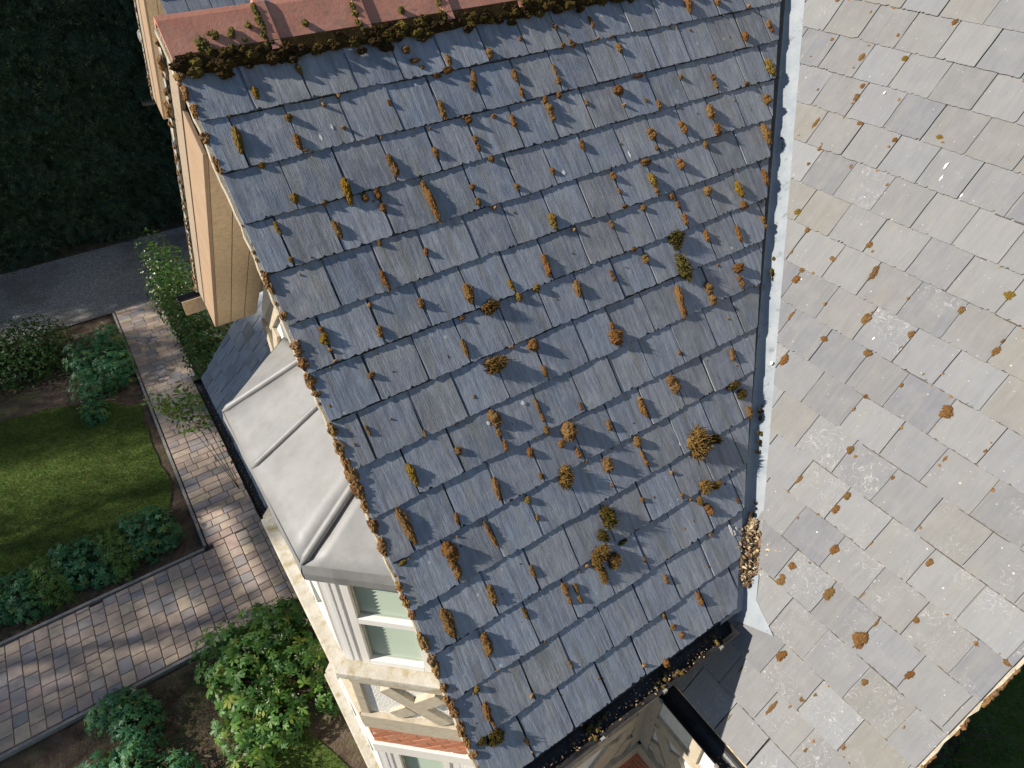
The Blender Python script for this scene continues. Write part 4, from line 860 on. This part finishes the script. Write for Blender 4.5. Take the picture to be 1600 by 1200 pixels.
    def plane(pts, nm='lead_sheet'):
        bm = bmesh.new(); top = [bm.verts.new(p + off) for p in pts]; f = bm.faces.new(top)
        bmesh.ops.subdivide_edges(bm, edges=bm.edges[:], cuts=7, use_grid_fill=True)
        bmesh.ops.triangulate(bm, faces=bm.faces[:])
        for v in bm.verts: v.co.z += noise.noise(v.co * 4.5) * .007 + noise.noise(v.co * 13) * .003
        ret = bmesh.ops.extrude_face_region(bm, geom=bm.faces[:]); 
        for g in ret['geom']:
            if isinstance(g, bmesh.types.BMVert): g.co.z -= .012
        return link(nm, bm_mesh(nm, bm, True), M['lead'], lead)
    plane([fa, wb_, ta]); plane([fc, fa, ta, tc]); plane([wd, fc, tc])
    def roll(a, b, r, flat=.75):
        bm = bmesh.new(); n = 16; pts = []; rd = []
        for i in range(n + 1):
            t = i / n; pts.append(Vector(a).lerp(Vector(b), t) + off + Vector((0, 0, .004))); rd.append(r * min(1, (t / .05) ** .5 if t > 0 else .25))
        tube(bm, pts, [max(x, .006) for x in rd], 10)
        link('lead_roll', bm_mesh('lead_roll', bm, True), M['lead'], lead)
    roll(fa, ta, .030); roll(fc, tc, .028); mid = (fa + fc) / 2 + Vector((0, .12, 0)); roll(mid, (ta + tc) / 2 + Vector((0, .10, 0)), .026)
    # drip edge turned down over the frames
    for p, q in ((fa, wb_), (fc, fa), (wd, fc)):
        d = (q - p).normalized(); bm = bmesh.new(); n = 10; n_ = Vector((d.y, -d.x, 0)); 
        if n_.x > 0: n_ = -n_
        r0 = []
        for i in range(n + 1):
            b_ = p.lerp(q, i / n) + off; j = random.uniform(-.004, .004)
            r0.append([bm.verts.new(b_ + Vector((0, 0, .003))), bm.verts.new(b_ + n_ * (.012 + j) + Vector((0, 0, -.075 + j))), bm.verts.new(b_ + n_ * (.006 + j) + Vector((0, 0, -.15 + j))), bm.verts.new(b_ - n_ * .012 + Vector((0, 0, -.148))), bm.verts.new(b_ - n_ * .015)])
        for s0_, s1_ in zip(r0, r0[1:]):
            for j in range(4): bm.faces.new((s0_[j], s0_[j + 1], s1_[j + 1], s1_[j]))
        link('lead_drip', bm_mesh('lead_drip', bm, False), M['lead'], lead)
    # flashing dressed up the wall
    bm = bmesh.new(); chain = [wd, tc, ta, wb_]
    for p, q in zip(chain, chain[1:]):
        p, q = p + off, q + off; up = Vector((0, 0, .15)); o1 = Vector((-.006, 0, 0))
        bm.faces.new([bm.verts.new(p + o1), bm.verts.new(q + o1), bm.verts.new(q + o1 + up), bm.verts.new(p + o1 + up)])
    link('lead_flashing', bm_mesh('lead_flashing', bm), M['lead'], lead)
    return bay
make_bay(0, 0)
# framing of the gable wall above the bay
gx = Vector((-1, 0, 0))
for a, b, w_ in (((4.20, 4.95), (4.62, 4.2), .12), ((4.62, 0), (4.62, 4.8), .14), ((.42, 3.9), (.42, 4.8), .14), ((3.62, 5.62), (4.40, 4.92), .14), ((3.1, 6.5), (3.1, 5.7), .12), ((1.9, 6.5), (1.9, 5.7), .12), ((1.0, 5.60), (4.0, 5.60), .14)):
    bar('timber', Vector((-1.40, *a)), Vector((-1.40, *b)), w_, .035, gx, M['timber'], gable_wall)

# --- second gable farther along the front
GX, GY = .93, 6.37
FF2 = far_side(GX, GY, house)
FD2 = frame4((GX, GY, EZ), (1, 0, 0), (0, cD, sD), (0, -sD, cD))
d2 = prism('roof_slope', [(XV + .01, 0), (3, 0), (3, AY / cD), (XV + .01, AY / cD)], -.03, -.004, M['batten'], house, FD2)
for r in range(1, 16):
    s0 = (15 - r) * GD; off_ = 0 if r % 2 else -.5
    for i in range(0, 8):
        a = max(XV - .012, XV + (i + off_) * W)
        if 2 <= r <= 9: slate_obj(FD2, a, XV + (i + 1 + off_) * W, s0, GD, [], M['slate'], d2)
for i in range(4): ridge_tile(-1.835 + .46 * i, -1.835 + .46 * (i + 1), i == 0, GX, GY)
prism('wall', gp, .0, .25, M['render'], house, Matrix.Translation((GX, GY, 0)) @ FG)
make_bay(GX, GY, False)
gutter('gutter', (-2.0 + GX, FE[0] + .04 + GY, FE[1] - .07), (0, FE[0] + .04 + GY, FE[1] - .07), .058, house)

# --- pent roof over the porch between the bays
PQ = math.radians(47); FP = frame4((-2.01, 7.14, 2.62), (0, -1, 0), (math.cos(PQ), 0, math.sin(PQ)), (-math.sin(PQ), 0, math.cos(PQ)))
PLEN = 3.14; PTOP = 1.80 / math.cos(PQ)
pent = prism('pent_roof', [(0, 0), (PLEN, 0), (PLEN, PTOP), (0, PTOP)], -.04, -.004, M['batten'], house, FP, label='lean-to slate porch roof in shade')
r = 0; s = 0
while s < PTOP - .1:
    x = -.02 - (r % 2) * .125
    while x < PLEN:
        w_ = random.choice((.22, .25, .25, .28)); a, b = max(x, -.02), min(x + w_, PLEN)
        if b - a > .05: slate_obj(FP, a, b, s, .19, [], M['slate'] if random.random() > .06 else M['pale_slate'], pent, jag=.005, lap=.20)
        x += w_
    s += .19; r += 1
g3 = gutter('gutter', (-2.06, 7.2, 2.60), (-2.06, 3.93, 2.60), .060, house)
n = 700; t = RNG.random(n) * 3.1 + 4.0; w_ = RNG.normal(size=n) * .022
scatter('gutter_debris', np.c_[-2.06 + w_, t, 2.60 - np.sqrt(np.clip(.055 ** 2 - w_ ** 2, 0, 1)) + .012 + RNG.random(n) * .012], RNG.normal(size=(n, 3)) + [0, 0, 1.5], .010 + .012 * RNG.random(n), 'oval', M['litter'], g3, kind='stuff')
boxo('fascia_board', (-1.995, -1.97, 4.0, 7.1, 2.42, 2.60), M['timber'], house)
for yy in (4.1, 5.6, 7.0): boxo('porch_post', (-1.96, -1.84, yy - .06, yy + .06, 0, 2.66), M['timber'], house, bev=.01)

# ------------------------------------------------------------------ leaf litter at the foot of the valley
n = 1500; t = RNG.random(n) ** .8; cx = .035 + t * .21; wd_ = .014 + .068 * np.sin(np.clip(t * 1.05 + .05, 0, 1) * math.pi) ** .7
lat = RNG.normal(size=n) * wd_ * .55
X = cx + lat * .707 - .028; Y = cx - lat * .707 - .0
Z = EZ + np.maximum(X * math.tan(PL), Y * math.tan(PD)) + .010 + RNG.random(n) * .022 * (1 - (np.abs(lat) / (wd_ * 2 + 1e-3)).clip(0, 1))
scatter('leaf_litter', np.c_[X, Y, Z], RNG.normal(size=(n, 3)) * .35 + np.array([-.5, -.5, .9]), .012 + .026 * RNG.random(n) ** 2, 'oval', M['litter'], kind='stuff', label='heap of dry brown leaf litter caught at the valley foot', cat='leaf litter')

# ------------------------------------------------------------------ planting
def plant(name, label, cat, lumps, n, size, kind, mat, group=None, core=True, stems=True, flowers=0):
    L = np.array(lumps); o = link(name, None, label=label, cat=cat, group=group)
    o.location = (float(L[:, 0].mean()), float(L[:, 1].mean()), 0); loc = np.array(o.location)
    P_, nn = lump_points(lumps, n); keep = P_[:, 2] > .02; P_, nn = P_[keep] - loc, nn[keep]
    scatter('foliage', P_, nn, size * (.6 + .7 * RNG.random(len(P_))), kind, mat, o)
    if stems:
        bm = bmesh.new()
        for (x, y, z, rx, ry, rz) in lumps:
            for j in range(9):
                a = random.uniform(0, 6.28); e = Vector((x + math.cos(a) * rx * .75, y + math.sin(a) * ry * .75, z + rz * random.uniform(-.1, .7))) - Vector(loc); b = Vector((x + math.cos(a) * rx * .1, y + math.sin(a) * ry * .1, 0)) - Vector(loc)
                m_ = b.lerp(e, .5) + Vector((0, 0, rz * .15)); tube(bm, [b, m_, e], [.010, .007, .004], 5)
        link('stem', bm_mesh('stem', bm), M['stem'], o, kind='stuff')
    if flowers:
        ps = []
        for j in range(flowers):
            i = random.randrange(len(lumps)); x, y, z, rx, ry, rz = lumps[i]; a = random.uniform(0, 6.28); q = random.random() ** .5 * .9
            c = np.array([x + math.cos(a) * q * rx, y + math.sin(a) * q * ry, z + rz * math.sqrt(max(0, 1 - q * q)) + .04]) - loc
            ps.append(c + RNG.normal(size=(9, 3)) * .022)
        ps = np.concatenate(ps); scatter('flower', ps, RNG.normal(size=ps.shape) * .5 + [0, 0, 1], .016 + .012 * RNG.random(len(ps)), 'palmate', M['flower'], o, kind='stuff')
    return o
plant('geranium_bush', 'big leafy bush with pale flowers beside the bay window wall', 'bush',
      [(-3.10, 4.62, .25, .42, .40, .42), (-2.72, 4.55, .28, .48, .45, .48), (-2.35, 4.62, .25, .34, .36, .40), (-2.95, 4.10, .28, .50, .45, .48), (-2.45, 3.95, .28, .42, .45, .45), (-3.15, 3.60, .22, .36, .42, .42), (-2.82, 3.42, .2, .34, .34, .38), (-2.18, 4.15, .2, .22, .4, .34), (-3.3, 3.05, .18, .3, .3, .32), (-2.2, 3.45, .12, .2, .25, .25)],
      1750, .175, 'palmate', M['leaf'], flowers=22)
plant('geranium_plant', 'blue-green leafy clump at the path edge by the lower kerb', 'plant', [(-4.45, 4.72, .15, .36, .24, .26), (-4.25, 4.45, .15, .3, .3, .28)], 430, .14, 'palmate', M['leaf_blue'], flowers=2)
plant('geranium_plant', 'leafy clump cut by the bottom edge between soil and path', 'plant', [(-4.30, 4.0, .15, .32, .3, .26), (-4.75, 4.1, .12, .3, .25, .2), (-4.0, 3.55, .12, .25, .3, .22)], 520, .13, 'palmate', M['leaf_blue'])
ORD = ['first', 'second', 'third', 'fourth', 'fifth', 'sixth', 'seventh', 'eighth', 'ninth']
for i in range(9):
    x = -5.85 + i * .31; yy = 7.28 + .10 * math.sin(i * 1.9); ferny = i % 3 == 0
    plant('geranium_plant', '%s %s plant from the path corner in the strip along the kerb' % (ORD[8 - i], 'feathery' if ferny else 'broad-leaved'), 'plant', [(x, yy, .15, .27, .42, .30 + .05 * math.sin(i * 2.7)), (x + .1, yy - .28, .12, .22, .24, .22), (x - .06, yy + .3, .1, .2, .24, .2)], 300, .15, 'frond' if ferny else 'palmate', M['leaf'] if ferny else M['leaf_blue'], group='plants in the strip between lawn and kerb')
plant('box_bush', 'rounded clipped dark green bush beside the gravel drive', 'bush', [(-4.9, 13.4, .45, .9, .75, .5), (-4.3, 13.3, .45, .6, .7, .45), (-5.6, 13.4, .45, .8, .8, .5), (-4.7, 12.7, .3, .8, .4, .35)], 5200, .085, 'oval', M['leaf_box'])
plant('flowering_shrub', 'loose shrub with white flowers by the corner of the path', 'bush', [(-3.5, 12.3, .35, .5, .6, .42), (-3.15, 11.7, .3, .35, .5, .4), (-3.6, 11.4, .25, .45, .4, .36), (-3.1, 12.7, .3, .3, .4, .4), (-3.75, 10.8, .15, .25, .3, .2)], 1300, .15, 'palmate', M['leaf_blue'], flowers=26)
plant('laurel_hedge', 'glossy green hedge between the paved path and the porch', 'hedge', [(-1.62, 8.0 + i * .62, .75 + .1 * math.sin(i * 2.1), .46 + .05 * math.sin(i), .5, .86) for i in range(11)] + [(-1.3, 8.3 + i * .9, .6, .4, .6, .8) for i in range(7)], 12500, .082, 'oval', M['leaf_laurel'])
# rose shoot leaning out over the path
rose = link('rose_shoot', None, label='arching rose shoot with yellow-green tips above the path', cat='rose'); rose.location = (-2.1, 7.35, 0)
bm = bmesh.new(); Pn = []
for k_, (ex, ey, ez) in enumerate(((-2.72, 7.85, 2.15), (-2.5, 7.65, 2.15), (-2.25, 7.6, 2.3))):
    a = Vector((.0, .15, 0)); b = Vector((ex, ey, ez)) - Vector(rose.location); pts = [a.lerp(b, t) + Vector((0, 0, .55 * math.sin(t * math.pi) * (1 - t * .3) + t * 0)) for t in np.linspace(0, 1, 9)]
    tube(bm, pts, list(np.linspace(.006, .002, 9)), 5)
    for t in np.linspace(.55, 1, 26): 
        c = pts[min(8, int(t * 8))]; Pn += [np.array(c) + RNG.normal(size=3) * .07 for _ in range(5)]
link('stem', bm_mesh('stem', bm), M['stem'], rose, kind='stuff')
Pn = np.array(Pn); scatter('foliage', Pn, RNG.normal(size=Pn.shape) * .6 + [0, 0, 1], .06 + .05 * RNG.random(len(Pn)), 'oval', M['leaf_rose'], rose)
# weeds and dry stems below the sunlit verge
n = 260; P_ = np.c_[1.6 + 2.6 * RNG.random(n), -1.25 - .5 * RNG.random(n) ** 2, .05 + .3 * RNG.random(n)]
w_o = link('straggling_weeds', None, label='straggling weeds along the shaded foot of the gable end', cat='weeds'); w_o.location = (2.5, -1.4, 0)
scatter('foliage', P_ - np.array(w_o.location), RNG.normal(size=P_.shape) + [0, -.3, 1], .10 + .08 * RNG.random(n), 'frond', M['leaf_box'], w_o)
bm = bmesh.new()
for j in range(40):
    x = random.uniform(1.7, 4.0); b = Vector((x, -1.2, 0)) - Vector(w_o.location); e = b + Vector((random.uniform(-.35, .35), -random.uniform(.1, .6), random.uniform(.2, .6))); tube(bm, [b, b.lerp(e, .5) + Vector((0, 0, .1)), e], [.006, .005, .003], 4)
link('stem', bm_mesh('stem', bm), M['bark'], w_o, kind='stuff')

# tall dark hedge behind the drive
def hedge_points(x0, x1, y0, dep, h, n, px_):
    P_ = np.c_[x0 + (x1 - x0) * RNG.random(n), np.zeros(n), h * RNG.random(n) ** .9]
    relief = np.array([.55 * noise.noise(Vector((p[0] * .9, 0, p[2] * 1.3))) + .3 * noise.noise(Vector((p[0] * 2.2, 5, p[2] * 3))) for p in P_])
    P_[:, 1] = y0 + .35 - relief * .8 + RNG.random(n) ** 2 * .7
    return P_
hd = link('tall_hedge', None, label='tall dark evergreen hedge behind the gravel drive', cat='hedge'); hd.location = (-4, 18.2, 0)
P_ = hedge_points(-13, 3.5, 17.45, 2, 8.2, 36000, 0); nn = RNG.normal(size=P_.shape) * .55 + [0, -1, .5]
scatter('foliage', P_ - np.array(hd.location), nn, .16 + .14 * RNG.random(len(P_)), 'frond', M['leaf_dark'], hd)
boxo('light_block_core', (-9, 7.5, .25, 2.2, 0, 7.6), M['leaf_dark'], hd)  # solid core added inside the hedge to block light

# trees west of the garden: they stand outside the frame and throw the shade on it
def tree(x, y, h, r, label, zb=1.2, n=5200, size=.082, dense=0):
    o = link('garden_tree', None, label=label, cat='tree', group='trees west of the garden'); o.location = (x, y, 0)
    bm = bmesh.new(); tube(bm, [(0, 0, 0), (.05, .04, h * .3), (-.03, .05, h * .6), (0, 0, h * .9)], [.17, .13, .08, .03], 8)
    for j in range(9):
        a = j * 2.4; z = h * random.uniform(.25, .7); tube(bm, [(0, 0, z), (math.cos(a) * r * .4, math.sin(a) * r * .4, z + .35), (math.cos(a) * r * .8, math.sin(a) * r * .8, z + .6)], [.06, .04, .015], 5)
    link('trunk', bm_mesh('trunk', bm), M['bark'], o)
    lumps = [(random.uniform(-.5, .5) * r, random.uniform(-.5, .5) * r, zb + (h - zb) * q + .0, r * random.uniform(.5, .75) * (1 - .35 * q), r * random.uniform(.5, .75) * (1 - .35 * q), (h - zb) * .2) for q in np.linspace(.15, .82, 9)]
    P_, nn = lump_points(lumps, n, .95)
    if dense:
        P2, n2 = lump_points([(0, -r * .55, h - 1.1, r * .75, r * .75, 1.0), (.2, r * .55, h - 1.2, r * .75, r * .8, 1.0), (-.2, 0, h - 1.5, r * .8, r * .9, .9)], dense, .95); P_, nn = np.concatenate([P_, P2]), np.concatenate([nn, n2])
    G_ = P_ + [x, y, 0]; t_ = G_[:, 2] / SUN.z; gx_, gy_ = G_[:, 0] - SUN.x * t_, G_[:, 1] - SUN.y * t_     # where each leaf's shadow lands
    u_ = (gy_ - 5.0) / 2.3; gap = (u_ > 0) & (u_ < 1) & (np.abs(gx_ + 2.33 + .17 * u_) < .16 + .05 * u_)  # crown shaped here: leaves dropped to let a sun patch onto the path
    P_, nn = P_[~gap], nn[~gap]; n = len(P_)
    scatter('crown', P_, nn, size * (.6 + .7 * RNG.random(n)), 'oval', M['leaf_box'], o)
for i, (x, y, h, r, zb, n) in enumerate(((-10.2, 7.9, 10.4, 1.5, .2, 9500), (-10.4, 10.2, 10.6, 1.8, .2, 9500), (-10.2, 12.9, 9.0, 1.8, .2, 9000), (-10.5, 15.4, 8.4, 1.8, .2, 8000), (-10.8, 6.9, 5.4, .9, .1, 5000), (-10.5, 5.2, 2.8, 1.2, .1, 5000), (-11.5, 18.0, 9, 1.9, .3, 7000))):
    if i < 6: x, y, h, zb = x - 7, y + 2.56, h + 5.1, zb + 4.2      # a taller row farther off: its shade is softer
    tree(x, y, h, r, 'broad leafy garden tree west of the lawn, %s counted from the hedge' % ORD[(3, 2, 1, 0, 4, 5, 6)[i]] if i < 6 else 'broad leafy garden tree against the end of the tall hedge', zb, int(n * (4.0 if i < 4 else 2.2)), dense=34000 if i < 3 else 0)
